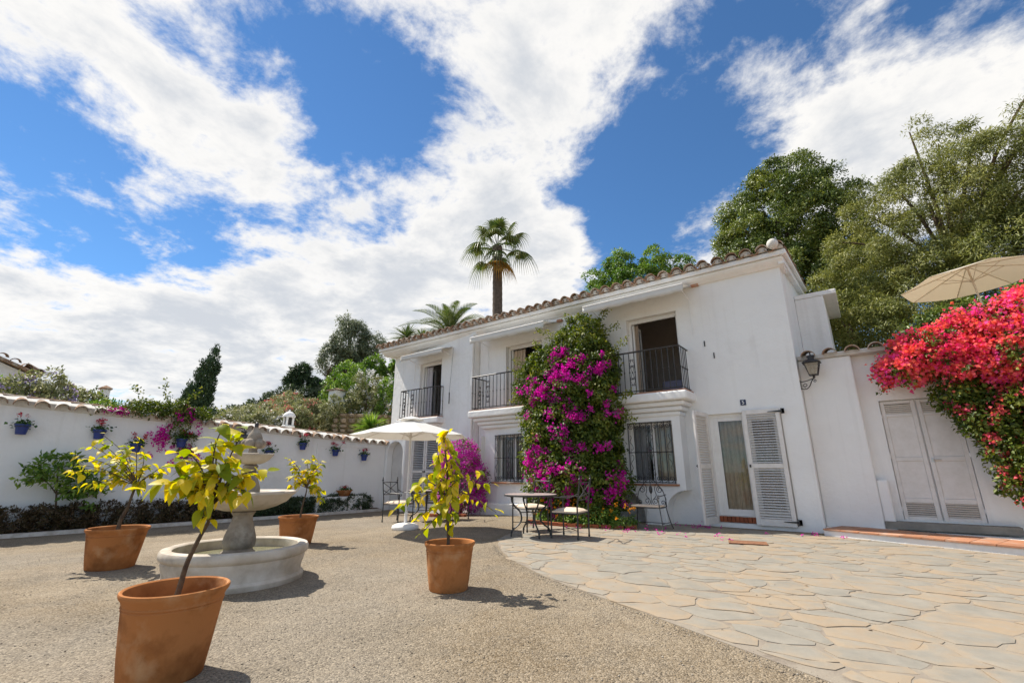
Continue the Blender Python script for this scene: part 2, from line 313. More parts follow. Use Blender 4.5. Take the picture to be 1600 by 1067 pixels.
# ================================================================== ground
def gravel_mat():
    m = bpy.data.materials.new('gravel'); m.use_nodes = True; nt = m.node_tree; L = nt.links.new; b = nt.nodes['Principled BSDF']
    b.inputs['Roughness'].default_value = .95; b.inputs['Specular IOR Level'].default_value = .1
    tc = nt.nodes.new('ShaderNodeTexCoord')
    def noi(s, d, r=.6):
        n = nt.nodes.new('ShaderNodeTexNoise'); n.inputs['Scale'].default_value = s; n.inputs['Detail'].default_value = d; n.inputs['Roughness'].default_value = r; L(tc.outputs['Object'], n.inputs['Vector']); return n.outputs['Fac']
    def rng_(f, a, c, lo=0., hi=1.):
        r = nt.nodes.new('ShaderNodeMapRange'); L(f, r.inputs[0]); r.inputs[1].default_value = a; r.inputs[2].default_value = c; r.inputs[3].default_value = lo; r.inputs[4].default_value = hi; return r.outputs[0]
    def mix(a, c, f):
        x = nt.nodes.new('ShaderNodeMix'); x.data_type = 'RGBA'
        for s, v in (('A', a), ('B', c)):
            if isinstance(v, tuple): x.inputs[s].default_value = (*v, 1)
            else: L(v, x.inputs[s])
        L(f, x.inputs['Factor']); return x.outputs['Result']
    vo = nt.nodes.new('ShaderNodeTexVoronoi'); vo.inputs['Scale'].default_value = 85; L(tc.outputs['Object'], vo.inputs['Vector'])
    sepc = nt.nodes.new('ShaderNodeSeparateColor'); L(vo.outputs['Color'], sepc.inputs[0])
    base = mix((.175,.125,.07), (.34,.275,.195), rng_(noi(.5, 8, .65), .36, .62))
    base = mix(base, (.25,.225,.19), rng_(noi(.22, 5), .50, .62, 0, .7))
    base = mix(base, (.165,.14,.108), rng_(noi(1.3, 9, .7), .47, .68, 0, .85))
    grain = mix((.055,.045,.034), (.48,.405,.305), sepc.outputs[0])
    base = mix(base, grain, rng_(sepc.outputs[1], 0, 1, .18, .68))
    base = mix(base, (.44,.36,.26), rng_(noi(.9, 9, .7), .62, .74, 0, .5))
    L(base, b.inputs['Base Color'])
    bp = nt.nodes.new('ShaderNodeBump'); bp.inputs['Strength'].default_value = .9; bp.inputs['Distance'].default_value = .010; bp.invert = True; L(vo.outputs['Distance'], bp.inputs['Height'])
    bp2 = nt.nodes.new('ShaderNodeBump'); bp2.inputs['Strength'].default_value = .9; bp2.inputs['Distance'].default_value = .03; L(noi(7, 8), bp2.inputs['Height']); L(bp.outputs[0], bp2.inputs['Normal']); L(bp2.outputs[0], b.inputs['Normal'])
    return m
GRAVEL = gravel_mat()
EARTH = mat('dry_earth', (.27,.20,.11), 1.0, (.18,.16,.07), .35, 8, .4, .62, bump=.6, bscale=3, spec=.05, col3=(.30,.22,.12), n3=.12, lo3=.45, hi3=.65, bdist=.3)
def ground():
    xs = sorted(set([-900,-300,-120,-60,-30,-22] + [-18+.5*i for i in range(53)] + [12,20,40,120,300,900])); ys = [-900,-300,-100,-40,-15,-6,0,4,8,12,20,40,120,300,900]
    mb = MB(); vs = [(x, y, gz(x, y)) for y in ys for x in xs]; nx = len(xs)
    mb.add(vs, [(j*nx+i, j*nx+i+1, (j+1)*nx+i+1, (j+1)*nx+i) for j in range(len(ys)-1) for i in range(nx-1)])
    mb.build('ground', GRAVEL, kind='structure', smooth=True)
ground()

# ------------------------------------------------------------------ crazy paving: every flagstone its own piece
PATIO = [(-5.33,6.59),(-4.87,6.11),(-4.24,5.57),(-3.32,4.99),(-2.71,4.68),(-2.17,4.47),(-1.34,4.08),(-.4,3.64),(1,3.02),(3.0,2.22),(5.2,1.42),(5.2,9.14),(1.58,10.38),(-1.1,11.29),(-6.5,11.66),(-6.35,8.7),(-5.75,7.2)]
def flag_mat():
    m = bpy.data.materials.new('flagstone'); m.use_nodes = True; nt = m.node_tree; L = nt.links.new; b = nt.nodes['Principled BSDF']
    b.inputs['Roughness'].default_value = .75; b.inputs['Specular IOR Level'].default_value = .25
    tc = nt.nodes.new('ShaderNodeTexCoord'); oi = nt.nodes.new('ShaderNodeObjectInfo'); at = nt.nodes.new('ShaderNodeAttribute'); at.attribute_name = 'rim'; tn = nt.nodes.new('ShaderNodeAttribute'); tn.attribute_name = 'tone'
    sc = nt.nodes.new('ShaderNodeVectorMath'); sc.operation = 'SCALE'; sc.inputs[0].default_value = (31,47,9); L(tn.outputs['Fac'], sc.inputs['Scale'])
    ad = nt.nodes.new('ShaderNodeVectorMath'); ad.operation = 'ADD'; L(tc.outputs['Object'], ad.inputs[0]); L(sc.outputs[0], ad.inputs[1])
    def noi(s, d, r=.6):
        n = nt.nodes.new('ShaderNodeTexNoise'); n.inputs['Scale'].default_value = s; n.inputs['Detail'].default_value = d; n.inputs['Roughness'].default_value = r; L(ad.outputs[0], n.inputs['Vector']); return n.outputs['Fac']
    def rg(f, a, c, lo=0., hi=1.):
        r = nt.nodes.new('ShaderNodeMapRange'); L(f, r.inputs[0]); r.inputs[1].default_value = a; r.inputs[2].default_value = c; r.inputs[3].default_value = lo; r.inputs[4].default_value = hi; return r.outputs[0]
    def mth(op, a, c):
        x = nt.nodes.new('ShaderNodeMath'); x.operation = op
        for i, v in enumerate((a, c)):
            if isinstance(v, float): x.inputs[i].default_value = v
            else: L(v, x.inputs[i])
        return x.outputs[0]
    def mix(a, c, f):
        x = nt.nodes.new('ShaderNodeMix'); x.data_type = 'RGBA'
        for s, v in (('A', a), ('B', c)):
            if isinstance(v, tuple): x.inputs[s].default_value = (*v, 1)
            else: L(v, x.inputs[s])
        L(f, x.inputs['Factor']); return x.outputs['Result']
    grey = mix((.30,.272,.225), (.235,.218,.183), rg(noi(3.5, 8), .35, .65))
    peach = mix((.335,.25,.165), (.33,.268,.195), rg(noi(5, 7), .35, .65))
    # rust creeping in from the broken edges, more on some stones than on others
    rust = mth('ADD', mth('MULTIPLY', at.outputs['Fac'], .22), mth('ADD', mth('MULTIPLY', noi(2.6, 9, .65), 1.2), mth('MULTIPLY', tn.outputs['Fac'], .42)))
    c = mix(grey, peach, rg(rust, .80, 1.14))
    c = mix(c, (.315,.285,.238), rg(noi(9, 9, .7), .55, .75, 0, .7))
    L(c, b.inputs['Base Color'])
    bp = nt.nodes.new('ShaderNodeBump'); bp.inputs['Strength'].default_value = .45; bp.inputs['Distance'].default_value = .012; L(noi(9, 9), bp.inputs['Height']); L(bp.outputs[0], b.inputs['Normal'])
    return m
def clip(poly, a, b):
    """keep the part of poly left of the directed line a->b"""
    out = []; n = len(poly); nx, ny = -(b[1]-a[1]), (b[0]-a[0])
    ds = [(p[0]-a[0])*nx + (p[1]-a[1])*ny for p in poly]
    for i in range(n):
        p, q, dp, dq = poly[i], poly[(i+1)%n], ds[i], ds[(i+1)%n]
        if dp >= 0: out.append(p)
        if (dp >= 0) != (dq >= 0):
            t = dp/(dp-dq); out.append((p[0]+(q[0]-p[0])*t, p[1]+(q[1]-p[1])*t))
    return out
def patio():
    g = np.random.default_rng(5)
    base = MB(); base.prism(PATIO, 'z', -.05, .004)
    MORT = mat('patio_mortar', (.31,.27,.215), .95, (.25,.21,.17), 5, 8, bump=.3, bscale=40, spec=.1, col3=(.17,.14,.11), n3=2.5, lo3=.55, hi3=.72)
    root = base.build('flagstone_patio', MORT, kind='structure')
    FL = flag_mat(); sites = []; made = []
    A, B_ = np.array([-6.6,1.2]), np.array([5.2,11.7]); tries = 0
    while tries < 60000 and len(sites) < 900:
        tries += 1; p = A + g.random(2)*(B_-A); q = np.array([p[0]*.82, p[1]*1.15])
        dmin = .17 + .22*((math.sin(p[0]*2.1+p[1]*1.3)+1)/2)*.8 + .16*g.random()
        if all((q[0]-s[0])**2+(q[1]-s[1])**2 > dmin*dmin for s in sites): sites.append(q)
    def warp(x): return np.array([.035*math.sin(7.3*x[0]+3.1*x[1])+.022*math.sin(15.1*x[1]+6*x[0]+1)+.012*math.sin(29*x[0]-17*x[1]), .035*math.sin(6.1*x[1]-4.2*x[0]+2)+.022*math.sin(14.3*x[0]+5*x[1])+.012*math.sin(31*x[1]+13*x[0])])
    S = np.array(sites); cnt = 0; PW = g.random(len(S))*.055
    for i, s in enumerate(S):
        cell = [(s[0]-1.2,s[1]-1.2),(s[0]+1.2,s[1]-1.2),(s[0]+1.2,s[1]+1.2),(s[0]-1.2,s[1]+1.2)]
        d2 = ((S-s)**2).sum(1)
        for j in np.argsort(d2)[1:20]:
            o = S[j]; dd = math.sqrt(d2[j])+1e-6; m = s+(o-s)*(.5+(PW[i]-PW[j])/(2*dd*dd)); dx, dy = o-s; cell = clip(cell, (m[0],m[1]), (m[0]-dy, m[1]+dx))
            if len(cell) < 3: break
        cell = [(p[0]/.82, p[1]/1.15) for p in cell]
        for a, b in zip(PATIO, PATIO[1:]+PATIO[:1]):
            if len(cell) < 3: break
            cell = clip(cell, a, b)
        if len(cell) < 3: continue
        C = np.mean(cell, axis=0); ar = .5*abs(sum(p[0]*q[1]-q[0]*p[1] for p, q in zip(cell, cell[1:]+cell[:1])))
        if ar < .012: continue
        # shrink by half a joint, break up the edges
        gap = .002 + .008*g.random()
        pts = []
        n = len(cell)
        for k in range(n):
            p, q = np.array(cell[k]), np.array(cell[(k+1)%n]); ln = np.linalg.norm(q-p)
            if ln < .05: continue
            m = max(1, int(ln/.10))
            for t in range(m):
                x = p+(q-p)*((t+(.22 if t == 0 else 0))/m); pts.append(x + warp(x) + g.normal(size=2)*.006)
        if len(pts) < 3: continue
        rad = math.sqrt(ar/pi); out = []
        for x in pts:
            d = C-x; l = np.linalg.norm(d)+1e-6; out.append(x + d/l*min(gap*1.25, l*.3))
        n = len(out); zt = .0035 + .006*g.random(); tx, ty = g.normal(size=2)*.003
        def Z(x): return zt + (x[0]-C[0])*tx + (x[1]-C[1])*ty
        inn = [x + (C-x)*min(.5, .075/ (np.linalg.norm(C-x)+1e-6)) for x in out]
        vs = [(x[0]-C[0], x[1]-C[1], -.004) for x in out] + [(x[0]-C[0], x[1]-C[1], Z(x)-.003) for x in out] + [(x[0]-C[0], x[1]-C[1], Z(x)) for x in inn] + [(0, 0, zt)]
        fs = []
        for k in range(n):
            k2 = (k+1)%n; fs += [(k,k2,n+k2,n+k),(n+k,n+k2,2*n+k2,2*n+k),(2*n+k,2*n+k2,3*n)]
        me = bpy.data.meshes.new('flagstone'); me.from_pydata(vs, [], fs); me.materials.append(FL)
        at = me.attributes.new('rim', 'FLOAT', 'POINT'); at.data.foreach_set('value', [1.]*(2*n)+[.25]*n+[0.]); me.attributes.new('tone', 'FLOAT', 'POINT').data.foreach_set('value', [g.random()]*(3*n+1)); me.update()
        made.append((C[0]**2+(C[1]*1.0)**2 if ar > .03 else 1e6, me, C))
    made.sort(key=lambda q: q[0])
    for d_, me, C in made[:300]: inst('flagstone', me, root, (C[0], C[1], .004))      # the ones that show largest, each a piece
    if len(made) > 300:                                                              # the far and the tiny ones together
        V, F, A_, T_ = [], [], [], []
        for d_, me, C in made[300:]:
            b = len(V); V += [(v.co.x+C[0], v.co.y+C[1], v.co.z+.004) for v in me.vertices]; F += [tuple(i+b for i in p.vertices) for p in me.polygons]; A_ += [a.value for a in me.attributes['rim'].data]; T_ += [a.value for a in me.attributes['tone'].data]
        me = bpy.data.meshes.new('small_flagstones'); me.from_pydata(V, [], F); me.materials.append(FL); me.attributes.new('rim', 'FLOAT', 'POINT').data.foreach_set('value', A_); me.attributes.new('tone', 'FLOAT', 'POINT').data.foreach_set('value', T_); me.update(); put(bpy.data.objects.new('small_flagstones', me), root, kind='stuff')

patio()

# ================================================================== house
HX0, HX1, HY, HYB = -15.4, -0.95, 11.68, 17.2
house = thing('house', (-8.2, 14.4, 0), 'long white two storey house with clay tile eaves, balconies and open windows', 'house')
def wall_holes(mb, P0, P1, z0, z1, holes, t):
    """a wall from P0 to P1 seen from its right-hand side; holes (u0,u1,z0,z1); t = depth of the reveals"""
    P0, P1 = Vector((*P0, 0)), Vector((*P1, 0)); L = (P1-P0).length; d = (P1-P0)/L; nin = Vector((-d.y, d.x, 0))
    us = sorted(set([0, L]+[h[0] for h in holes]+[h[1] for h in holes])); zs = sorted(set([z0, z1]+[h[2] for h in holes]+[h[3] for h in holes]))
    def pt(u, z, k=0): v = P0 + d*u + nin*k; return (v.x, v.y, z)
    for i in range(len(us)-1):
        for j in range(len(zs)-1):
            uc, zc = (us[i]+us[i+1])/2, (zs[j]+zs[j+1])/2
            if any(h[0] < uc < h[1] and h[2] < zc < h[3] for h in holes): continue
            mb.quad(pt(us[i],zs[j]), pt(us[i+1],zs[j]), pt(us[i+1],zs[j+1]), pt(us[i],zs[j+1]))
            mb.quad(pt(us[i],zs[j],t), pt(us[i],zs[j+1],t), pt(us[i+1],zs[j+1],t), pt(us[i+1],zs[j],t))
    for h in holes:
        a, b, c, e = h
        mb.quad(pt(a,c), pt(a,c,t), pt(b,c,t), pt(b,c)); mb.quad(pt(a,e), pt(b,e), pt(b,e,t), pt(a,e,t))
        mb.quad(pt(a,c), pt(a,e), pt(a,e,t), pt(a,c,t)); mb.quad(pt(b,c), pt(b,c,t), pt(b,e,t), pt(b,e))
    for u in (0, L): mb.quad(pt(u,z0), pt(u,z1), pt(u,z1,t), pt(u,z0,t))
    mb.quad(pt(0,z1), pt(L,z1), pt(L,z1,t), pt(0,z1,t)); mb.quad(pt(0,z0), pt(L,z0), pt(L,z0,t), pt(0,z0,t))
LW0, LW1 = Vector((-15.4, 12.02)), Vector((-10.35, 11.46))          # left bay of the front turned a little askew to catch grazing sun
def LWY(x): return LW0.y + (LW1.y-LW0.y)*(x-LW0.x)/(LW1.x-LW0.x)
def build_walls():
    ul = (LW1-LW0).length/(LW1.x-LW0.x); U = lambda x: (x-LW0.x)*ul
    m = MB()
    wall_holes(m, LW0, LW1, -.4, 6.0, [(U(-13.55),U(-12.2),3.15,5.28),(U(-13.85),U(-12.2),-.05,2.45)], .3); m.build('front_wall', PLASTER, house)
    m = MB(); V = lambda x: x+10.3
    wall_holes(m, (-10.3,HY), (HX1,HY), -.3, 6.0, [(V(-9.15),V(-7.7),3.12,5.25),(V(-4.85),V(-3.45),3.15,5.30),(V(-2.95),V(-1.40),.10,2.52),(V(-9.2),V(-8.1),.9,2.3),(V(-4.85),V(-3.7),.92,2.4)], .3)
    m.build('front_wall', PLASTER, house)
    m = MB()
    m.prism([(HY+.301,-.3),(HYB,-.3),(HYB,6.95),(HY+.301,6.05)], 'x', HX1-.3, HX1); m.prism([(12.325,-.4),(HYB,-.4),(HYB,6.95),(12.325,6.1)], 'x', HX0, HX0+.3)
    m.box(HX0+.301, HX1-.301, HYB-.3, HYB-.002, -.3, 6.9); m.build('side_wall', PLASTER, house)
    m = MB(); m.box(HX0+.305, HX1-.305, 12.25, HYB-.31, 2.75, 3.0); m.box(HX0+.305, HX1-.305, 12.25, HYB-.31, -.2, .06)
    for x in (-10.3, -6.3): m.box(x-.08, x+.08, 12.22, HYB-.32, .07, 2.74); m.box(x-.08, x+.08, 12.22, HYB-.32, 3.01, 6.0)
    m.box(HX0+.31, HX1-.31, 14.6, 14.7, .07, 2.74); m.box(HX0+.31, HX1-.31, 14.6, 14.7, 3.01, 6.1)
    m.build('inner_floor', ROOM, house)
    # arched passage beside the courtyard wall: a deep niche with its own jambs
    m = MB()
build_walls()

def build_roof():
    m = MB(); s = (7.05-6.02)/(17.5-11.35)
    m.prism([(11.35,6.02),(17.5,7.05),(17.5,7.17),(11.35,6.14)], 'x', HX0-.3, HX1+.2)
    roof = m.build('roof', PLASTER, house, bevel=.02)
    # cornice under the eaves
    c = MB(); c.prism([(11.44,6.03),(11.44,5.97),(11.50,5.92),(11.56,5.89),(11.62,5.85),(12.2,5.85),(12.2,6.03)], 'x', HX0-.18, HX1+.10); c.build('cornice', PLASTER, house, bevel=.012)
    # tiles
    n = 10; r0, r1 = .135, .105
    t = MB(); vs = []; fs = []
    for (y, z) in ((0.,0.),(.5,.085)):
        for (ro) in (0, -.018):
            for k in range(n+1):
                a = pi*k/n; r = (r0 if y == 0 else r1)+ro; vs.append((r*math.cos(a), y, z + r*1.05*math.sin(a)))
    q = n+1
    for k in range(n):
        fs += [(k,k+1,2*q+k+1,2*q+k),(q+k,3*q+k,3*q+k+1,q+k+1),(k,q+k,q+k+1,k+1)]
    t.add(vs, fs); tm = t.mesh('roof_tile', smooth=True); tm.materials.append(TILE)
    p = MB(); vs = []; fs = []
    for y, z in ((.03,0.),(.5,.085)):
        for k in range(n+1):
            a = pi*k/n; vs.append((.12*math.cos(a), y, z+.075-.085*math.sin(a)))
    vs += [(v[0], v[1], v[2]-.02) for v in vs]; h = 2*q
    for k in range(n): fs += [(k,k+1,q+k+1,q+k),(h+k,h+q+k,h+q+k+1,h+k+1),(k,h+k,h+k+1,k+1)]
    p.add(vs, fs); pm = p.mesh('pan_tile', smooth=True); pm.materials.append(TILE)
    # the mortar plug under each cover tile
    mo = MB(); mo.prism([(.112*math.cos(pi*k/8), .112*math.sin(pi*k/8)) for k in range(9)], 'y', .09, .3); mm = mo.mesh('mortar_plug'); mm.materials.append(MORTAR)
    g = random.Random(3); sp = .335; N = int((HX1+.2-(HX0-.3))/sp)
    for i in range(N+1):
        x = HX0-.22 + i*sp + g.uniform(-.012,.012); rz = g.uniform(-.05,.05); y = 11.22+g.uniform(-.02,.02)
        inst('roof_tile', tm, roof, (x, y, 6.185+g.uniform(-.008,.008)), (0, 0, rz)); inst('mortar_plug', mm, roof, (x, y, 6.175), (0,0,rz))
        if i < N: inst('pan_tile', pm, roof, (x+sp/2, y+.02, 6.15), (0, 0, g.uniform(-.04,.04)))
    f = MB()                                                              # the courses behind, never told apart from below
    for i in range(N+1):
        x = HX0-.22+i*sp
        for c_ in range(1, 16):
            y0 = 11.22+c_*.40; z0 = 6.19+c_*.40*s+.01
            f.add([(x+r0*math.cos(pi*k/5), y0, z0+r0*math.sin(pi*k/5)) for k in range(6)]+[(x+r1*math.cos(pi*k/5), y0+.46, z0+.06+r1*math.sin(pi*k/5)) for k in range(6)], [(k,k+1,7+k,6+k) for k in range(5)])
    f.build('tile_courses', TILE, roof, smooth=True, kind='stuff')
    # verge: tiles laid along the gable and the mortar ball at the corner
    vm = MB(); vm.prism([(.10*math.cos(pi*k/8), .10*math.sin(pi*k/8)) for k in range(9)], 'y', 0, .46); vmm = vm.mesh('verge_tile'); vmm.materials.append(TILE)
    for i in range(13):
        y = 11.5+i*.45; inst('verge_tile', vmm, roof, (HX1+.12, y, 6.16+(y-11.35)*s), (math.atan(s)+.03, 0, g.uniform(-.05,.05)))
    b = MB(); b.ball((HX1-.02, 11.24, 6.27), .125, 14); b.build('mortar_ball', MORTAR, roof, smooth=True)
    # white drip moulding along the gable, a gutter and a rain pipe
    d = MB(); d.prism([(11.5,5.86),(17.45,6.86),(17.45,7.02),(11.5,6.02)], 'x', HX1+.002, HX1+.12); d.build('gable_moulding', PLASTER, house)
    for (x, y, zb) in ((-10.42, 11.42, -.1), (-5.95, 11.6, 3.2)):
        d = MB(); d.tube(smooth_path([(x,11.42,5.86),(x,y,5.66),(x,y,4.0),(x-.03,y,zb)], 3), .05, 10); d.build('rain_pipe', PAINT, house, smooth=True)
    wm = tm.copy(); wm.materials.clear(); wm.materials.append(MORTAR); wm.materials.append(TILE)      # whitewashed on top, bare clay underneath
    wm.polygons.foreach_set('material_index', [0 if i % 3 == 0 else 1 for i in range(len(wm.polygons))])
    return tm, mm, wm
TILE_ME, PLUG_ME, WTILE_ME = build_roof()

# ------------------------------------------------------------------ wrought iron
def baluster_mesh(h):
    m = MB(); m.tube([(0,0,0),(0,0,h)], .0115, 5); m.lathe([(.009,-.03),(.02,-.01),(.02,.01),(.009,.03)], 6, (0,0,h*.5)); me = m.mesh('baluster'); me.materials.append(IRON); return me
def scroll_panel(m, x, y, z0, z1, w, plane='xz'):
    c = (z0+z1)/2; H = z1-z0; k = lambda u, v: (x+u, y, v) if plane == 'xz' else (x, y+u, v)
    for s in (-1, 1):
        for zz, sg in ((c+.22*H, 1), (c-.22*H, -1)):
            cc = k(s*w*.30, zz); m.tube(spiral(cc, w*.30, w*.08, 1.3, (0 if s < 0 else pi), plane, 12, sg*s), .0065, 4)
        m.tube([k(s*w*.02, c+.46*H), k(s*w*.45, c+.30*H), k(s*w*.08, c), k(s*w*.45, c-.30*H), k(s*w*.02, c-.46*H)], .0065, 4)
        m.tube(spiral(k(s*w*.32, c+.44*H), w*.2, w*.05, 1.1, pi/2, plane, 10, s), .0065, 4); m.tube(spiral(k(s*w*.32, c-.44*H), w*.2, w*.05, 1.1, -pi/2, plane, 10, -s), .0065, 4)
    m.ball(k(0, c), .022, 8); m.ball(k(0, c+.23*H), .02, 8); m.ball(k(0, c-.23*H), .02, 8)
BALM = baluster_mesh(1.03)
def balcony(x0, x1, yf, yw, zt, bay, scrolls):
    """slab with stepped corbels under it, tiled edge, and an iron rail; bay = (x0,x1,yfront) the wall below, or None"""
    m = MB(); m.box(x0-.10, x1+.10, yf-.10, yw+.05, zt-.25, zt-.03)
    if bay:
        for k in range(3):
            t = ((k+1)/3.6)**.8; m.box((x0-.10)*(1-t)+bay[0]*t, (x1+.10)*(1-t)+bay[1]*t, (yf-.10)*(1-t)+bay[2]*t, yw+.04-.004*k, zt-.25-.115*(k+1), zt-.251-.115*k)
    else:
        m.prism([(yf-.02,zt-.26),(yf+.12,zt-.36),(yw+.04,zt-.36),(yw+.04,zt-.26)], 'x', x0+.02, x1-.02)
    b = m.build('balcony', PLASTER, house, bevel=.042)
    t = MB(); t.box(x0-.06, x1+.06, yf-.06, yw+.03, zt-.028, zt); t.build('floor_tiles', STEPT, b)
    r = MB(); r.tube([(x0,yw,zt+1.08),(x0,yf,zt+1.08),(x1,yf,zt+1.08),(x1,yw,zt+1.08)], .022, 6); r.build('top_rail', IRON, b)
    r = MB(); r.tube([(x0,yw,zt+.06),(x0,yf,zt+.06),(x1,yf,zt+.06),(x1,yw,zt+.06)], .014, 5); r.build('bottom_rail', IRON, b)
    sp = .145; n = int(round((x1-x0)/sp)); xs = [x0+(x1-x0)*i/n for i in range(n+1)]
    for x in xs:
        inst('baluster', BALM, b, (x, yf, zt+.04))
    for x in (x0, x1):
        k = max(2, int((yw-yf)/sp)+1)
        for i in range(1, k): inst('baluster', BALM, b, (x, yf+(yw-yf)*i/k, zt+.04))
    for i in scrolls:
        s = MB(); scroll_panel(s, (xs[i]+xs[i+1])/2, yf, zt+.18, zt+.92, xs[1]-xs[0]); s.build('scroll_panel', IRON, b)
    s = MB(); scroll_panel(s, x0, (yf+yw)/2+.02, zt+.2, zt+.85, .12, 'yz'); s.build('scroll_panel', IRON, b)
    return b
def upper_window(x0, x1, z0, z1, y, curtain_x, curtain_mat, label=None):
    """a French window standing open in its reveal: frame, one leaf folded in, a curtain"""
    m = MB(); f = .07; m.box(x0, x0+f, y, y+.06, z0, z1); m.box(x1-f, x1, y, y+.06, z0, z1); m.box(x0+f, x1-f, y+.001, y+.059, z1-.10, z1)
    w = m.build('window', PAINT, house, bevel=.006)
    m = MB(); a = x0+f+.01; m.box(a, a+.05, y+.07, y+.60, z0+.02, z0+.12); m.box(a, a+.05, y+.07, y+.60, z1-.2, z1-.11); m.box(a+.001, a+.049, y+.07, y+.14, z0+.121, z1-.201); m.box(a+.001, a+.049, y+.53, y+.60, z0+.121, z1-.201); m.build('casement', PAINT, w)
    m = MB(); m.box(a+.02, a+.03, y+.141, y+.529, z0+.121, z1-.201); m.build('pane', GLASS, w)
    curtain(w, curtain_x[0], curtain_x[1], y+.13, z0+.02, z1-.12, curtain_mat); return w
def curtain(parent, x0, x1, y, z0, z1, mt, folds=None):
    n = 60; k = folds or max(3, int((x1-x0)/.11)); pts = []
    for i in range(n+1):
        t = i/n; pts.append((x0+(x1-x0)*t, y+.03*math.sin(2*pi*k*t)+.012*math.sin(5.3*pi*k*t+1)))
    m = MB()
    for (z, sc) in ((z0,1.),(z1,.9)): m.v += [(p[0], y+(p[1]-y)*sc, z) for p in pts]
    m.f += [(i, i+1, n+2+i, n+1+i) for i in range(n)]
    return m.build('curtain', mt, parent, smooth=True)
# upper floor windows, left to right
yl = LWY(-12.9)
upper_window(-13.55, -12.2, 3.15, 5.28, yl+.20, (-13.45,-13.1), CURTW)
upper_window(-9.15, -7.7, 3.12, 5.25, HY+.16, (-9.02,-8.55), CURT)
upper_window(-4.85, -3.45, 3.15, 5.30, HY+.16, (-4.74,-4.62), CURT)
m = MB(); m.box(-4.5,-3.5,13.2,14.4,3.05,3.75); o = m.build('bed', mat('bed_linen',(.34,.33,.46),.9), house, bevel=.05)
m = MB(); m.box(-13.2,-12.3,13.2,14.4,3.05,3.72); m.build('bed', MATS['bed_linen'], house, bevel=.05)
# lower walls: window bays under the balconies
def bays():
    m = MB(); bx0, bx1, by = -5.12, -3.50, 11.27
    arc = lambda cx, cz, r, a0, a1: [(cx+r*math.cos(a0+(a1-a0)*i/10), cz+r*math.sin(a0+(a1-a0)*i/10)) for i in range(11)]
    # front plate with the window hole, built from pieces that butt
    wall_holes(m, (bx0,by), (bx1,by), .78, 2.70, [(-4.85-bx0,-3.7-bx0,.92,2.4)], HY-by-.002)
    pr = [(bx0,.779)] + arc(bx0, .20, .579, pi/2, 0)[1:] + [(bx0+.58,-.05),(bx1-.5,-.05)] + arc(bx1, .28, .499, pi, pi/2)
    m.prism(pr, 'y', by+.001, HY-.003)
    m.prism([(-4.45,-.05),(-4.02,-.05),(-4.06,.42),(-4.42,.42)], 'y', by-.16, by)
    b = m.build('window_bay', PLASTER, house, bevel=.02)
    m = MB(); bx0, bx1, by = -9.72, -7.3, 11.2
    wall_holes(m, (bx0,by+.12), (bx1,by-.05), .3, 2.70, [(-9.2-bx0,-8.1-bx0,.9,2.3)], HY-by-.13)
    m.prism([(bx0-.42,-.2),(bx1+.1,-.2),(bx1+.02,.299),(bx0-.22,.299)], 'y', by-.22, HY-.003)
    m.prism([(bx0-.22,.30),(bx0-.001,.30),(bx0-.001,2.3),(bx0-.02,1.6),(bx0-.08,.9)], 'y', by-.05, HY-.004)
    m.build('window_bay', PLASTER, house, bevel=.02)
bays()
balcony(-14.15, -12.05, 11.42, LWY(-13), 3.12, None, (4,))
balcony(-10.0, -6.9, 10.98, HY, 3.10, (-9.72,-7.3,11.2), (4, 14))
balcony(-5.15, -3.27, 11.03, HY, 3.10, (-5.12,-3.50,11.27), (4,))
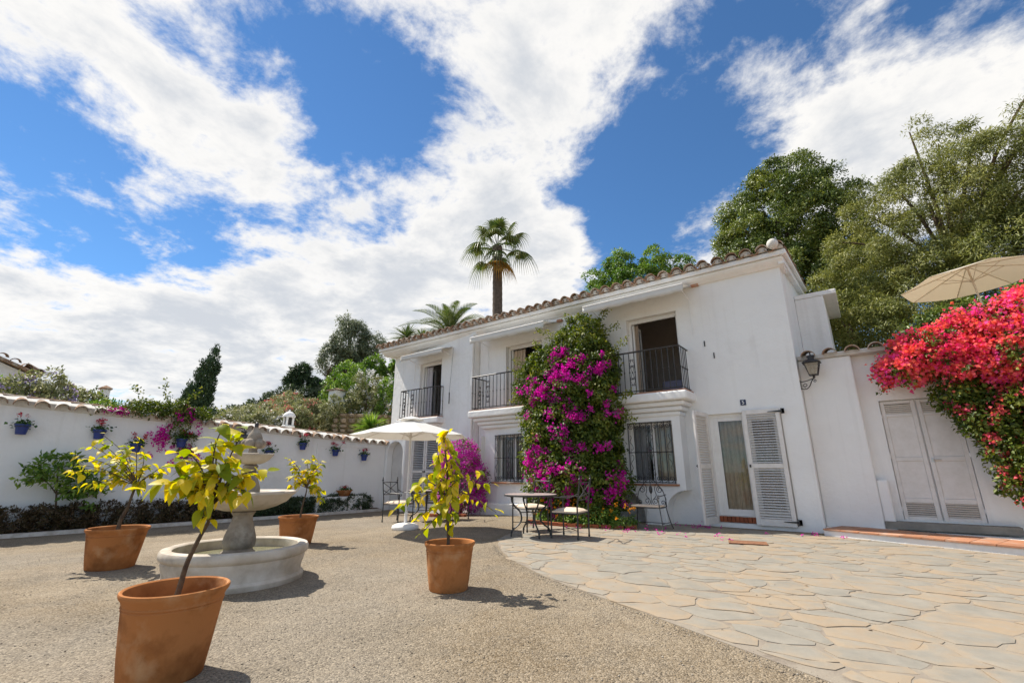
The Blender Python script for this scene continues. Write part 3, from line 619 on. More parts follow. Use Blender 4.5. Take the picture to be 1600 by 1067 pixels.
def grille_window(x0, x1, z0, z1, y, yglass, pale):
    m = MB(); f = .07
    m.box(x0, x0+f, yglass, yglass+.05, z0, z1); m.box(x1-f, x1, yglass, yglass+.05, z0, z1); m.box(x0+f, x1-f, yglass+.001, yglass+.049, z0, z0+f); m.box(x0+f, x1-f, yglass+.001, yglass+.049, z1-f, z1)
    c = (x0+x1)/2; m.box(c-.05, c+.05, yglass+.002, yglass+.052, z0+f, z1-f)
    w = m.build('window', PAINT, house)
    m = MB(); m.box(x0+f, c-.05, yglass+.02, yglass+.026, z0+f, z1-f); m.build('pane', GLASS, w); m = MB(); m.box(c+.05, x1-f, yglass+.02, yglass+.026, z0+f, z1-f); m.build('pane', GLASS, w)
    curtain(w, x0+.02, c-.14, yglass+.07, z0, z1, pale); curtain(w, c+.03, x1-.02, yglass+.08, z0, z1, CURT)
    m = MB(); m.box(x0-.10, x1+.06, y-.05, yglass, z0-.05, z0-.003); m.build('sill', STEPT, w, bevel=.01)
    n = 7; xs = [x0+.03+(x1-x0-.06)*i/n for i in range(n+1)]; yb = y-.02
    gm = MB(); gm.tube([(0,0,0),(0,0,z1-z0-.02)], .012, 5); gme = gm.mesh('grille_bar'); gme.materials.append(IRON)
    for x in xs: inst('grille_bar', gme, w, (x, yb, z0+.01))
    g = MB(); zc = (z0+z1)/2
    for z in (z0+.03, zc, z1-.03): g.tube([(x0+.01,yb-.012,z),(x1-.01,yb-.012,z)], .011, 5)
    for i in range(n):
        cx = (xs[i]+xs[i+1])/2; r = (xs[1]-xs[0])*.46
        g.tube(spiral((cx, yb, z1-.04-r*1.0), r, r*.2, 1.4, pi/2, 'xz', 14, 1 if i < n/2 else -1), .009, 4); g.tube(spiral((cx, yb, z0+.04+r), r, r*.2, 1.4, -pi/2, 'xz', 14, -1 if i < n/2 else 1), .009, 4)
    for s, cx in ((1, xs[0]+.05), (-1, xs[-1]-.05)):
        for sg in (1, -1): g.tube(smooth_path([(cx,yb,zc+sg*.42),(cx+s*.02,yb,zc+sg*.36),(cx-s*.02,yb,zc+sg*.26),(cx+s*.05,yb,zc+sg*.16),(cx+s*.04,yb,zc+sg*.06),(cx,yb,zc+sg*.08)], 3), .007, 4)
    for s in (-1, 1):
        g.tube([(c,yb,zc+.50),(c+s*.08,yb,zc+.36),(c,yb,zc+.2),(c+s*.06,yb,zc+.08),(c,yb,zc),(c+s*.06,yb,zc-.08),(c,yb,zc-.2),(c+s*.08,yb,zc-.36),(c,yb,zc-.5)], .007, 4)
        for sg in (1,-1): g.tube(spiral((c+s*.06,yb,zc+sg*.52), .05, .015, 1.2, pi if s > 0 else 0, 'xz', 10, sg*s), .0065, 4)
    g.build('grille', IRON, w)
grille_window(-9.2, -8.1, .9, 2.3, 11.2, 11.5, CURTW)
grille_window(-4.85, -3.7, .92, 2.4, 11.27, 11.5, CURTW)
# ------------------------------------------------------------------ garden door with louvred shutters
def shutter_mesh_parts(w, h):
    """origin at the hinge edge, bottom; leaf runs along +x; thickness along y"""
    m = MB(); s = .085; T = .045
    m.box(0, s, 0, T, 0, h); m.box(w-s, w, 0, T, 0, h)
    for z0, z1 in ((0,.14),(h*.5-.05,h*.5+.05),(h-.10,h)): m.box(s, w-s, .001, T-.001, z0, z1)
    fr = m.mesh('shutter'); fr.materials.append(SHUT)
    l = MB(); l.prism([(-.004,-.016),(.040,.010),(.044,.016),(.0,-.010)], 'x', s+.001, w-s-.001); sl = l.mesh('slat'); sl.materials.append(SHUT)
    return fr, sl
def shutter(parent, loc, w, h, rz, hinges=True, flip=False, nslat=19):
    fr, sl = shutter_mesh_parts(w, h)
    o = inst('shutter', fr, parent, loc, (0, 0, rz), ((-1 if flip else 1), 1, 1)); o.modifiers.new('bevel', 'BEVEL').width = .005
    for (a, b) in ((.14, h*.5-.05), (h*.5+.05, h-.10)):
        for i in range(nslat):
            z = a+(b-a)*(i+.5)/nslat; s = bpy.data.objects.new('slat', sl); s.location = (0, 0, z); put(s, o)
    if hinges:
        for z in (.10, h-.07):
            m = MB(); m.add([(-.10,-.012,z-.05),(-.05,-.012,z-.05),(-.05,-.012,z+.05),(-.10,-.012,z+.05)], [(0,1,2,3)]); m.box(-.10,-.05,-.012,-.003,z-.055,z+.055)
            m.prism([(-.05,z-.022),(.22,z-.007),(.24,z),(.22,z+.007),(-.05,z+.022)], 'y', -.012, -.003); m.tube([(-.045,-.02,z-.06),(-.045,-.02,z+.06)], .012, 6)
            m.build('strap_hinge', IRON, o, local=True)
    for z in (h*.5,):
        m = MB(); m.box(w-.05, w-.02, -.02, -.002, z-.03, z+.03); m.ball((w-.035,-.03,z), .018, 8); m.build('latch', IRON, o, local=True)
    return o
def garden_door():
    x0, x1, z0, z1 = -2.95, -1.40, .24, 2.52; y = HY+.10
    m = MB(); f = .09
    m.box(x0, x0+f, y, y+.08, z0, z1); m.box(x1-f, x1, y, y+.08, z0, z1); m.box(x0+f, x1-f, y+.001, y+.079, z1-.08, z1)
    # two glazed leaves
    d = m.build('glass_door', PAINT, house, bevel=.006)
    c = (x0+x1)/2+.04
    for a, b in ((x0+f, c-.002), (c+.002, x1-f)):
        m = MB(); s = .10; m.box(a, a+s, y+.01, y+.06, z0, z1-.08); m.box(b-s, b, y+.01, y+.06, z0, z1-.08); m.box(a+s, b-s, y+.011, y+.059, z0, z0+.14); m.box(a+s, b-s, y+.011, y+.059, z1-.17, z1-.08); m.build('door_leaf', PAINT, d, bevel=.005)
        m = MB(); m.box(a+s, b-s, y+.03, y+.036, z0+.14, z1-.17); m.build('pane', GLASS, d)
    curtain(d, x0+.1, c+.05, y+.14, z0, z1-.05, CURT, 5); curtain(d, c+.1, x1-.1, y+.16, z0, z1-.05, CURT, 5)
    m = MB(); m.box(x0+.002, x1-.002, HY+.06, HY+.298, .101, .236); m.build('threshold', MORTAR, d)
    bm = MB(); bm.box(0,.072,0,.10,0,.115); me = bm.mesh('brick'); me.materials.append(BRICK)
    k = int((x1-x0)/.084)
    for i in range(k): inst('brick', me, d, (x0+.012+i*.084, HY-.02, .112))
    sh = shutter(house, (-1.42, HY-.075, .085), .76, 2.47, R(180), flip=False)
    # the leaf is mirrored so that its face is outwards
    sh.rotation_euler = (0,0,0); sh.scale = (-1,1,1)
    s2 = shutter(house, (-2.99, HY-.03, .085), .74, 2.47, R(-98), hinges=False)
garden_door()
def closed_shutter_door():
    a = math.atan2(LW1.y-LW0.y, LW1.x-LW0.x)
    for x, fl in ((-13.84, 1), (-12.21, -1)):
        s = shutter(house, (x, LWY(x)-.02+.06, -.03), .805, 2.46, a, hinges=False, nslat=17); s.scale = (fl,1,1)
closed_shutter_door()
# house number, iron shutter stays, a tap
m = MB(); m.box(-2.19,-2.07,HY-.014,HY-.001,2.68,2.81); pl = m.build('number_plate', mat('blue_enamel',(.012,.02,.06),.3,spec=.5), house)
def numeral():
    cu = bpy.data.curves.new('numeral', 'FONT'); cu.body = '5'; cu.size = .125; cu.extrude = .001; cu.align_x = 'CENTER'; cu.align_y = 'CENTER'
    t = bpy.data.objects.new('numeral_tmp', cu); COL.objects.link(t); dg = bpy.context.evaluated_depsgraph_get(); me = bpy.data.meshes.new_from_object(t.evaluated_get(dg)); bpy.data.objects.remove(t)
    me.materials.clear(); me.materials.append(PAINT); inst('numeral', me, pl, (-2.13, HY-.0165, 2.745), (R(90),0,0))
numeral()
for (x, z) in ((-2.82,4.28),(-2.63,3.95)):
    m = MB(); m.box(x-.012,x+.012,HY-.02,HY-.001,z-.07,z+.07); m.build('wall_hook', IRON, house)
def awning(x0, x1, yw, yf, zt, drop=.20, rope=None):
    m = MB(); n = 40; zf = zt-.20; vs = []
    for i in range(n+1):
        x = x0+(x1-x0)*i/n; w = .012*math.sin(i*1.9)+.01*math.sin(i*.7)
        vs += [(x, yw, zt), (x, (yw+yf)/2, (zt+zf)/2-.012+w*.4), (x, yf, zf), (x, yf-.012, zf-drop*.55), (x, yf+.005, zf-drop+w)]
    fs = [(i*5+k, i*5+k+1, i*5+5+k+1, i*5+5+k) for i in range(n) for k in range(4)]; m.add(vs, fs)
    o = m.build('awning', CANVAS, house, smooth=True); o.modifiers.new('thick','SOLIDIFY').thickness = .006
    r = MB(); r.tube([(x0,yw+.01,zt+.05),(x1,yw+.01,zt+.05)], .055, 10); r.build('roller', PAINT, o, smooth=True)
    r = MB(); r.tube([(x0,yf,zf),(x1,yf,zf)], .018, 8); r.build('front_bar', PAINT, o)
    for x in (x0+.12, x1-.12):
        r = MB(); r.tube([(x,yf,zf),(x,yw-.02,zt-.35),(x+.01,yw-.01,4.55)], .010, 5); r.build('arm', PAINT, o)
    r = MB(); r.box(x1-.02, x1+.16, yw-.06, yw+.02, zt-.02, zt+.05); r.build('bracket', STEPT, o)
    return o
awning(-13.85, -11.6, LWY(-12.8)-.02, 11.05, 5.68, .18)
awning(-10.0, -7.05, HY-.04, 10.80, 5.70, .22)
awning(-5.72, -2.95, HY-.04, 10.78, 5.84, .20)
m = MB(); m.tube([(-11.45,11.5,5.55),(-11.5,11.42,3.9)], .006, 5); m.tube([(-11.5,11.42,3.9),(-11.5,11.42,3.5)], .018, 6); m.build('awning_crank', DARK, house)

# ================================================================== courtyard wall on the left
def WX(y): return -15.1-(11.6-y)*.09
def WZ(y): return 2.20+(11.6-y)*.052
cwall = thing('courtyard_wall', (WX(5), 5, -.2), 'long white rendered courtyard wall with a clay tile coping, behind the hedge', 'wall')
def courtyard_wall():
    y0, y1 = -3.0, 11.66; m = MB(); n = 30
    for i in range(n):
        a, b = y0+(y1-y0)*i/n, y0+(y1-y0)*(i+1)/n
        q = [(WX(a)-.32,a,-.5),(WX(a),a,-.5),(WX(a),a,WZ(a)),(WX(a)-.32,a,WZ(a)),(WX(b)-.32,b,-.5),(WX(b),b,-.5),(WX(b),b,WZ(b)),(WX(b)-.32,b,WZ(b))]
        m.add(q, [(1,2,6,5),(2,3,7,6),(3,0,4,7)])
    m.build('wall', PLASTER, cwall, smooth=True)
    c = MB()                                                            # sloping mortar bed of the coping
    for i in range(n):
        a, b = y0+(y1-y0)*i/n, y0+(y1-y0)*(i+1)/n; q = []
        for y in (a, b): q += [(WX(y)+.02,y,WZ(y)-.03),(WX(y)+.10,y,WZ(y)+.115),(WX(y)-.16,y,WZ(y)+.235),(WX(y)-.42,y,WZ(y)+.045),(WX(y)-.42,y,WZ(y)+.002)]
        c.add(q, [(k,k+1,k+6,k+5) for k in range(4)]+[(4,0,5,9)])
    cp = c.build('coping', MORTAR, cwall)
    g = random.Random(9); ang = math.atan(.09)
    y = y1-.05; sp = .36
    sl = math.atan2(.16,.28)
    while y > -1.5:
        x = WX(y)
        o = inst('roof_tile', TILE_ME if g.random() < .65 else WTILE_ME, cp, (x+.225, y+g.uniform(-.01,.01), WZ(y)-.012), (0, 0, 0), (1.08,.75,1.05)); o.rotation_euler = (R(4), 0, R(90)+g.uniform(-.05,.05))
        y -= sp
    rt = MB(); rt.prism([(.085*math.cos(pi*k/7), .075*math.sin(pi*k/7)) for k in range(8)], 'y', 0, .42); rm = rt.mesh('ridge_tile'); rm.materials.append(TILE)
    y = y1-.45
    while y > -2.5:
        inst('ridge_tile', rm, cp, (WX(y)-.16, y, WZ(y)+.185), (-.052, g.uniform(-.03,.03), ang*1.0+g.uniform(-.03,.03))); y -= .40
    # framed panel and the little ledge for the flower bowl
    p = MB()
    for (a, b, z0, z1) in ((8.86,8.96,.45,2.16),(8.96,11.3,2.06,2.16)): 
        p.add([(WX(a)+.03,a,z0),(WX(b)+.03,b,z0),(WX(b)+.03,b,z1),(WX(a)+.03,a,z1),(WX(a)-.01,a,z0),(WX(b)-.01,b,z0),(WX(b)-.01,b,z1),(WX(a)-.01,a,z1)], [(0,1,2,3),(0,4,5,1),(1,5,6,2),(2,6,7,3),(3,7,4,0)])
    p.build('panel_frame', PLASTER, cwall)
    l = MB(); l.prism([(WX(8.9)-.01,8.9),(WX(8.9)+.30,8.9),(WX(10.6)+.30,10.6),(WX(10.6)-.01,10.6)], 'z', -.3, .36); l.build('ledge', PLASTER, cwall, bevel=.02)
courtyard_wall()
# the arched passage between wall and house: a plastered arch standing proud of the front
def arch():
    x0, x1 = -14.95, -14.02; c = (x0+x1)/2; r = (x1-x0)/2; zs = 1.85
    out = [(-15.09,-.35),(x0,-.35),(x0,zs)] + [(c-r*math.cos(pi*k/14), zs+r*math.sin(pi*k/14)) for k in range(1,14)] + [(x1,zs),(x1,-.35),(-13.9,-.35),(-13.9,2.6),(-15.09,2.6)]
    m = MB(); m.prism(out, 'y', LWY(-14.5)-.34, LWY(-14.5)-.05); m.build('arch_surround', PLASTER, house, bevel=.03)
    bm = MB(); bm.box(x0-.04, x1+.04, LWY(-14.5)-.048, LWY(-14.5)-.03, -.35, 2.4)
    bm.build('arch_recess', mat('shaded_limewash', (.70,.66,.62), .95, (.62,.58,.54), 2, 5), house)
arch()

# ================================================================== store room wall on the right
store = thing('store_building', (2.0, 12.2, .1), 'white store room wall with louvred double doors beside the house', 'building')
def store_room():
    m = MB(); V = lambda x: x-.03
    wall_holes(m, (.03,12.22), (7.5,12.22), -.1, 3.62, [(V(.34),V(1.52),.30,2.62)], .25); m.build('front_wall', PLASTER, store)
    m = MB(); m.box(HX1+.002, .03, 12.02, 12.6, -.1, 3.62); m.box(.031, .21, 12.03, 12.219, -.1, 1.04); m.build('pier', PLASTER, store, bevel=.03)
    m = MB(); m.box(HX1+.01, 7.5, 11.96, 12.9, 3.622, 3.72); cp = m.build('coping', MORTAR, store, bevel=.015)
    g = random.Random(4); x = -.72
    while x < 7.3:
        inst('roof_tile', WTILE_ME, cp, (x, 11.80, 3.66), (R(3),0,g.uniform(-.06,.06)), (1.05,1.1,.95)); x += .40
    m = MB(); m.box(.03, 1.9, 12.0, 12.218, .13, .27); m.build('door_step', CONC, store, bevel=.015)
    m = MB(); m.box(.341,1.519,12.31,12.34,.301,2.619); m.build('door_frame', PAINT, store)
    for k, (a, b) in enumerate(((.35,.905),(.93,1.51))):
        m = MB(); s = .07; y = 12.26; z0, z1 = .30, 2.60
        m.box(a, a+s, y, y+.045, z0, z1); m.box(b-s, b, y, y+.045, z0, z1)
        for c0, c1 in ((z0,z0+.06),(.62,.70),(1.40,1.48),(2.28,2.34),(2.54,z1)): m.box(a+s, b-s, y+.001, y+.044, c0, c1)
        m.box(a+s, b-s, y+.018, y+.034, .70, 1.40); m.box(a+s, b-s, y+.018, y+.034, 1.48, 2.28)
        d = m.build('door', SHUT, store, bevel=.006)
        sl = MB(); sl.prism([(y+.004,.012),(y+.034,-.014),(y+.038,-.008),(y+.008,.018)], 'x', a+s+.001, b-s-.001); sm = sl.mesh('slat', (0,0,0)); sm.materials.append(SHUT)
        for z in [.372+.038*i for i in range(7)] + [2.355+.038*i for i in range(5)]: inst('slat', sm, d, (0,0,z))
        m = MB(); m.box(a+s, b-s, y+.040, y+.043, z0+.061, .619); m.box(a+s, b-s, y+.040, y+.043, 2.341, 2.539); m.build('louvre_back', DARK, d)
        if k == 1:
            m = MB(); m.box(.96,.99,y-.012,y-.002,1.38,1.46); m.tube([(.975,y-.03,1.42),(1.10,y-.03,1.42)], .008, 6); m.tube([(.975,y,1.42),(.975,y-.03,1.42)], .008, 6); m.build('handle', mat('steel',(.5,.5,.5),.35,metal=1.0), d)
        for z in (.5, 1.5, 2.3):
            xh = a-.005 if k == 0 else b+.005; m = MB(); m.tube([(xh,y-.008,z-.04),(xh,y-.008,z+.04)], .010, 6); m.build('hinge', PAINT, d)
store_room()
m = MB(); m.prism([(-.949,12.9),(9,12.9),(9,24),(-.949,24)], 'z', 3.2, 3.58); m.build('upper_terrace', CONC, kind='structure')
# block with a canopy slab behind the corner of the house
def side_block():
    m = MB(); m.box(HX1+.002, -.28, 14.3, 16.6, 3.2, 5.80); m.box(HX1+.003, .02, 14.28, 16.9, 5.802, 5.93); m.build('side_block', PLASTER, house, bevel=.02)
side_block()
m = MB(); m.prism([(-.945,11.25),(1.58,10.40),(6.5,8.72),(7.5,12.215),(-.945,12.015)], 'z', -.1, .105)
step = m.build('raised_step', PLASTER, kind='structure', bevel=.01)
def step_tiles():
    a, b = Vector((-.945,11.25)), Vector((6.5,8.72)); 
    d = (b-a).normalized(); n = Vector((-d.y,d.x)); L = (b-a).length; ang = math.atan2(d.y,d.x)
    t = MB(); t.box(0,.292,-.025,.30,0,.026); me = t.mesh('tile'); me.materials.append(STEPT)
    g = random.Random(2)
    for r in range(3):
        for i in range(int(L/.30)):
            p = a+d*(i*.30)+n*(.308*r)
            if p.x > 4.2: break
            if p.y > 11.95: continue
            inst('tile', me, step, (p.x,p.y,.107+g.uniform(0,.003)), (0,0,ang))
step_tiles()
# kerb of the planting bed
def KX(y): return -14.72-(11.2-y)*.062
def kerb():
    m = MB(); pts = [(KX(11.3-.45*i)+random.uniform(-.015,.015), 11.3-.45*i) for i in range(32)]
    for (a, b) in zip(pts, pts[1:]):
        z = -.2; q = []
        for p in (a, b): q += [(p[0]+.06,p[1],z-.05),(p[0]+.05,p[1],z+.075),(p[0]-.06,p[1],z+.085),(p[0]-.07,p[1],z-.05)]
        m.add(q, [(0,1,5,4),(1,2,6,5),(2,3,7,6)])
    m.build('kerb', KERB, kind='structure', smooth=True)
    b = MB(); b.add([(KX(11.4)-.06,11.4,-.15),(KX(-3)-.06,-3,-.15),(WX(-3)+.002,-3,-.10),(WX(11.4)+.002,11.4,-.10)], [(0,1,2,3)]); b.build('planting_bed', SOIL, kind='structure')
kerb()

RIGHT = Vector((math.cos(YAW), math.sin(YAW), 0)); AWAY = Vector((-math.sin(YAW), math.cos(YAW), 0))
# ================================================================== fountain
def fountain():
    f = thing('fountain', (-6.08, 2.67, 0), 'tiered carved stone fountain with a round basin of water in the courtyard', 'fountain')
    c = (-6.08, 2.67, 0); m = MB()
    m.lathe([(q*.735, z) for q, z in [(.98,-.02),(1.0,.0),(1.0,.05),(.955,.075),(.95,.12),(.975,.19),(.99,.235),(.985,.262),(1.02,.28),(1.035,.30),(1.035,.345),(1.015,.368),(.97,.378),(.90,.376),(.872,.362),(.865,.33),(.865,.05),(.01,.05)]], 64, c)
    m.build('basin', STONE, f, smooth=True)
    w = MB(); w.lathe([(.635,.265),(.5,.268),(.3,.266),(.12,.268)], 48, c); w.build('basin_water', WATER, f, smooth=True)
    p = MB(); p.lathe([(.18,.06),(.18,.30),(.155,.315),(.15,.335),(.17,.36),(.178,.41),(.168,.47),(.14,.56),(.112,.64),(.105,.69),(.12,.715),(.135,.735),(.115,.755)], 28, c, wob=lambda a, r, z: 1+(.035*math.cos(8*a) if .35 < z < .7 else 0)); p.build('pedestal', STONE2, f, smooth=True)
    def shell(a, r, z): return 1+(.045*abs(math.cos(9*a))*min(1, max(0, (r-.12)/.3)))
    def bowl(r, h, z, name):
        k = MB(); k.lathe([(.12*r/.45,z),(.2*r/.45,z+.02*h),(.30*r/.45,z+.18*h),(.39*r/.45,z+.42*h),(.43*r/.45,z+.66*h),(.455*r/.45,z+.78*h),(.475*r/.45,z+.86*h),(.475*r/.45,z+.97*h),(.455*r/.45,z+h),(.42*r/.45,z+.93*h),(.36*r/.45,z+.74*h),(.2*r/.45,z+.6*h),(.01,z+.55*h)], 96, c, wob=shell); return k.build(name, STONE, f, smooth=True)
    bowl(.50, .22, .755, 'lower_bowl')
    w = MB(); w.lathe([(.43,.93),(.2,.932),(.05,.931)], 32, c); w.build('bowl_water', WATER, f, smooth=True)
    p = MB(); p.lathe([(.10,.86),(.13,.90),(.145,.95),(.14,1.01),(.115,1.08),(.09,1.14),(.072,1.19),(.07,1.23),(.085,1.25),(.085,1.27),(.06,1.285)], 28, c, wob=lambda a, r, z: 1+(.03*math.cos(8*a) if .93 < z < 1.18 else 0)); p.build('stem', STONE2, f, smooth=True)
    bowl(.225, .13, 1.285, 'upper_bowl')
    p = MB(); p.lathe([(.05,1.34),(.07,1.39),(.055,1.43),(.045,1.46),(.06,1.485),(.05,1.50)], 20, c)
    for k in range(5):
        a = 2*pi*k/5+.3; p.ball((c[0]+.085*math.cos(a), c[1]+.085*math.sin(a), 1.535), .062, 10)
    p.lathe([(.03,1.50),(.085,1.56),(.09,1.60),(.07,1.65),(.045,1.69),(.03,1.72),(.028,1.735)], 18, c); p.build('finial', STONE2, f, smooth=True)
    p = MB(); p.lathe([(.02,1.72),(.024,1.76),(.018,1.79),(.004,1.80)], 10, c); p.build('spout', IRON, f, smooth=True)
fountain()

# ================================================================== parasols
def parasol(name, loc, H, Rr, mt, pole_mt, label, base, n=8, drop=.42, rot=0.0, vent=True, poletilt=0.0):
    t = thing(name, loc, label, 'parasol', 'parasols')
    m = MB(); m.tube([(0,0,.02 if base else -1.6),(0,0,H-.02)], .021, 10); m.build('pole', pole_mt, t, smooth=True, local=True)
    seg = 10; vs = []; fs = []; rings = 7
    def P(i, a):
        s = i/rings; da = ((a/(2*pi)*n) % 1.0); sag = math.sin(pi*da)
        r = Rr*s*math.cos(pi/n)/math.cos(pi/n*(2*da-1)); z = H-drop*(s**1.04) - .02*sag*s*s
        return (r*math.cos(a+rot), r*math.sin(a+rot), z)
    cnt = n*6
    for i in range(1, rings+1):
        for k in range(cnt): vs.append(P(i, 2*pi*k/cnt))
    vs.append((0,0,H)); top = len(vs)-1
    for k in range(cnt): fs.append((k, (k+1)%cnt, top))
    for i in range(rings-1):
        for k in range(cnt): fs.append((i*cnt+k, (i+1)*cnt+k, (i+1)*cnt+(k+1)%cnt, i*cnt+(k+1)%cnt))
    m = MB(); m.add(vs, fs); c = m.build('canopy', mt, t, smooth=False, local=True); c.modifiers.new('thick','SOLIDIFY').thickness = .004
    if vent:
        m = MB(); v2 = [(0,0,H+.075)]; k2 = n*4
        for s in (.55, 1.0):
            for k in range(k2):
                a = 2*pi*k/k2; sg = math.sin(pi*((k/4.0)%1)); r = .30*s; v2.append((r*math.cos(a+rot), r*math.sin(a+rot), H+.075-.085*s**1.3 + .0 - (.012*sg if s == 1 else 0)))
        m.add(v2, [(0,1+k,1+(k+1)%k2) for k in range(k2)] + [(1+k,1+k2+k,1+k2+(k+1)%k2,1+(k+1)%k2) for k in range(k2)]); v = m.build('vent', mt, c, local=True); v.modifiers.new('thick','SOLIDIFY').thickness = .004
    for k in range(n):
        a = 2*pi*k/n+rot; m = MB(); e = (Rr*.985*math.cos(a), Rr*.985*math.sin(a), H-drop-.012); m.tube([(.03*math.cos(a),.03*math.sin(a),H-.03), (Rr*.5*math.cos(a),Rr*.5*math.sin(a),H-drop*.5**1.04-.022), e], .010, 5); rb = m.build('rib', pole_mt, t, local=True)
        m = MB(); q = .45; m.tube([(.03*math.cos(a),.03*math.sin(a),H-drop*1.05), (Rr*q*math.cos(a),Rr*q*math.sin(a),H-drop*q**1.04-.03)], .008, 5); m.build('strut', pole_mt, rb, local=True)
    m = MB(); m.lathe([(.022,H-drop*1.12),(.045,H-drop*1.10),(.045,H-drop*1.0),(.022,H-drop*.98)], 12); m.lathe([(.022,H-.10),(.05,H-.08),(.05,H-.03),(.02,H-.02)], 12); m.build('hub', pole_mt, t, smooth=True, local=True)
    if base:
        m = MB(); m.lathe([(.001,0),(.275,0),(.29,.02),(.29,.055),(.27,.085),(.20,.115),(.10,.13),(.05,.135),(.001,.135)], 36); m.build('base', PLASTIC, t, smooth=True, local=True)
        m = MB(); m.lathe([(.034,.13),(.034,.40),(.026,.405)], 16); m.tube([(.03,0,.33),(.075,0,.33)], .012, 6); m.build('sleeve', PLASTIC, t, smooth=True, local=True)
    return t
WOODP = mat('cream_pole', (.66,.58,.46), .5, (.6,.52,.4), 8, 4)
parasol('parasol', (-8.27, 7.03, gz(-8.27)), 2.36, 1.34, CANVAS, PLASTIC, 'white parasol on a round white base over the far cafe table', True, 8, .38, rot=.25)
t = parasol('parasol', (2.72, 14.3, 3.6), 2.26, 1.32, CREAM, WOODP, 'cream parasol on the upper terrace above the red bougainvillea', True, 8, .37, rot=.1, vent=False)
t.rotation_euler = (0, R(-4), 0)

# ================================================================== iron tables and chairs
def table(loc, rz, label):
    t = thing('cafe_table', loc, label, 'table', 'round mosaic cafe tables', rz); t.scale = (1.1,1.1,1.03)
    m = MB(); m.lathe([(.001,.705),(.44,.705),(.475,.712),(.48,.725),(.475,.738),(.462,.742)], 48); m.build('rim', IRON, t, smooth=True, local=True)
    m = MB(); m.lathe([(.001,.746),(.30,.746),(.461,.743),(.461,.735)], 48); m.build('mosaic_top', MOSAIC, t, smooth=True, local=True)
    for k in range(4):
        a = pi/4+pi/2*k; ca, sa = math.cos(a), math.sin(a)
        m = MB(); m.tube(smooth_path([(r*ca, r*sa, z) for r, z in ((.36,.705),(.355,.62),(.30,.53),(.215,.45),(.18,.36),(.185,.27),(.25,.19),(.34,.12),(.365,.05),(.365,.0))], 3), .0155, 6); m.lathe([(.016,.10),(.02,.09),(.02,.075),(.013,.065)], 6, (.36*ca,.36*sa,0)); m.build('leg', IRON, t, smooth=True, local=True)
    m = MB()
    for z, r in ((.42,.20),(.25,.195)):
        for k in range(2):
            a = pi/4+pi/2*k; m.tube([(-r*math.cos(a),-r*math.sin(a),z+.004*k),(r*math.cos(a),r*math.sin(a),z+.004*k)], .009, 5)
    m.build('stretcher', IRON, t, local=True); return t
table((-5.42, 7.72, .01), R(12), 'round mosaic topped iron table on the flagstones with an ashtray')
table((-9.5, 8.75, gz(-9.5)), R(0), 'round mosaic topped iron table behind the white parasol')
m = MB(); m.lathe([(.001,0),(.05,0),(.06,.012),(.055,.014),(.045,.006),(.001,.006)], 20); a = m.build('ashtray', mat('glass_ashtray',(.35,.38,.33),.1,spec=.6), None, smooth=True, label='small shallow ashtray on the nearer round table', cat='ashtray'); a.location = (-5.5,7.85,.779)
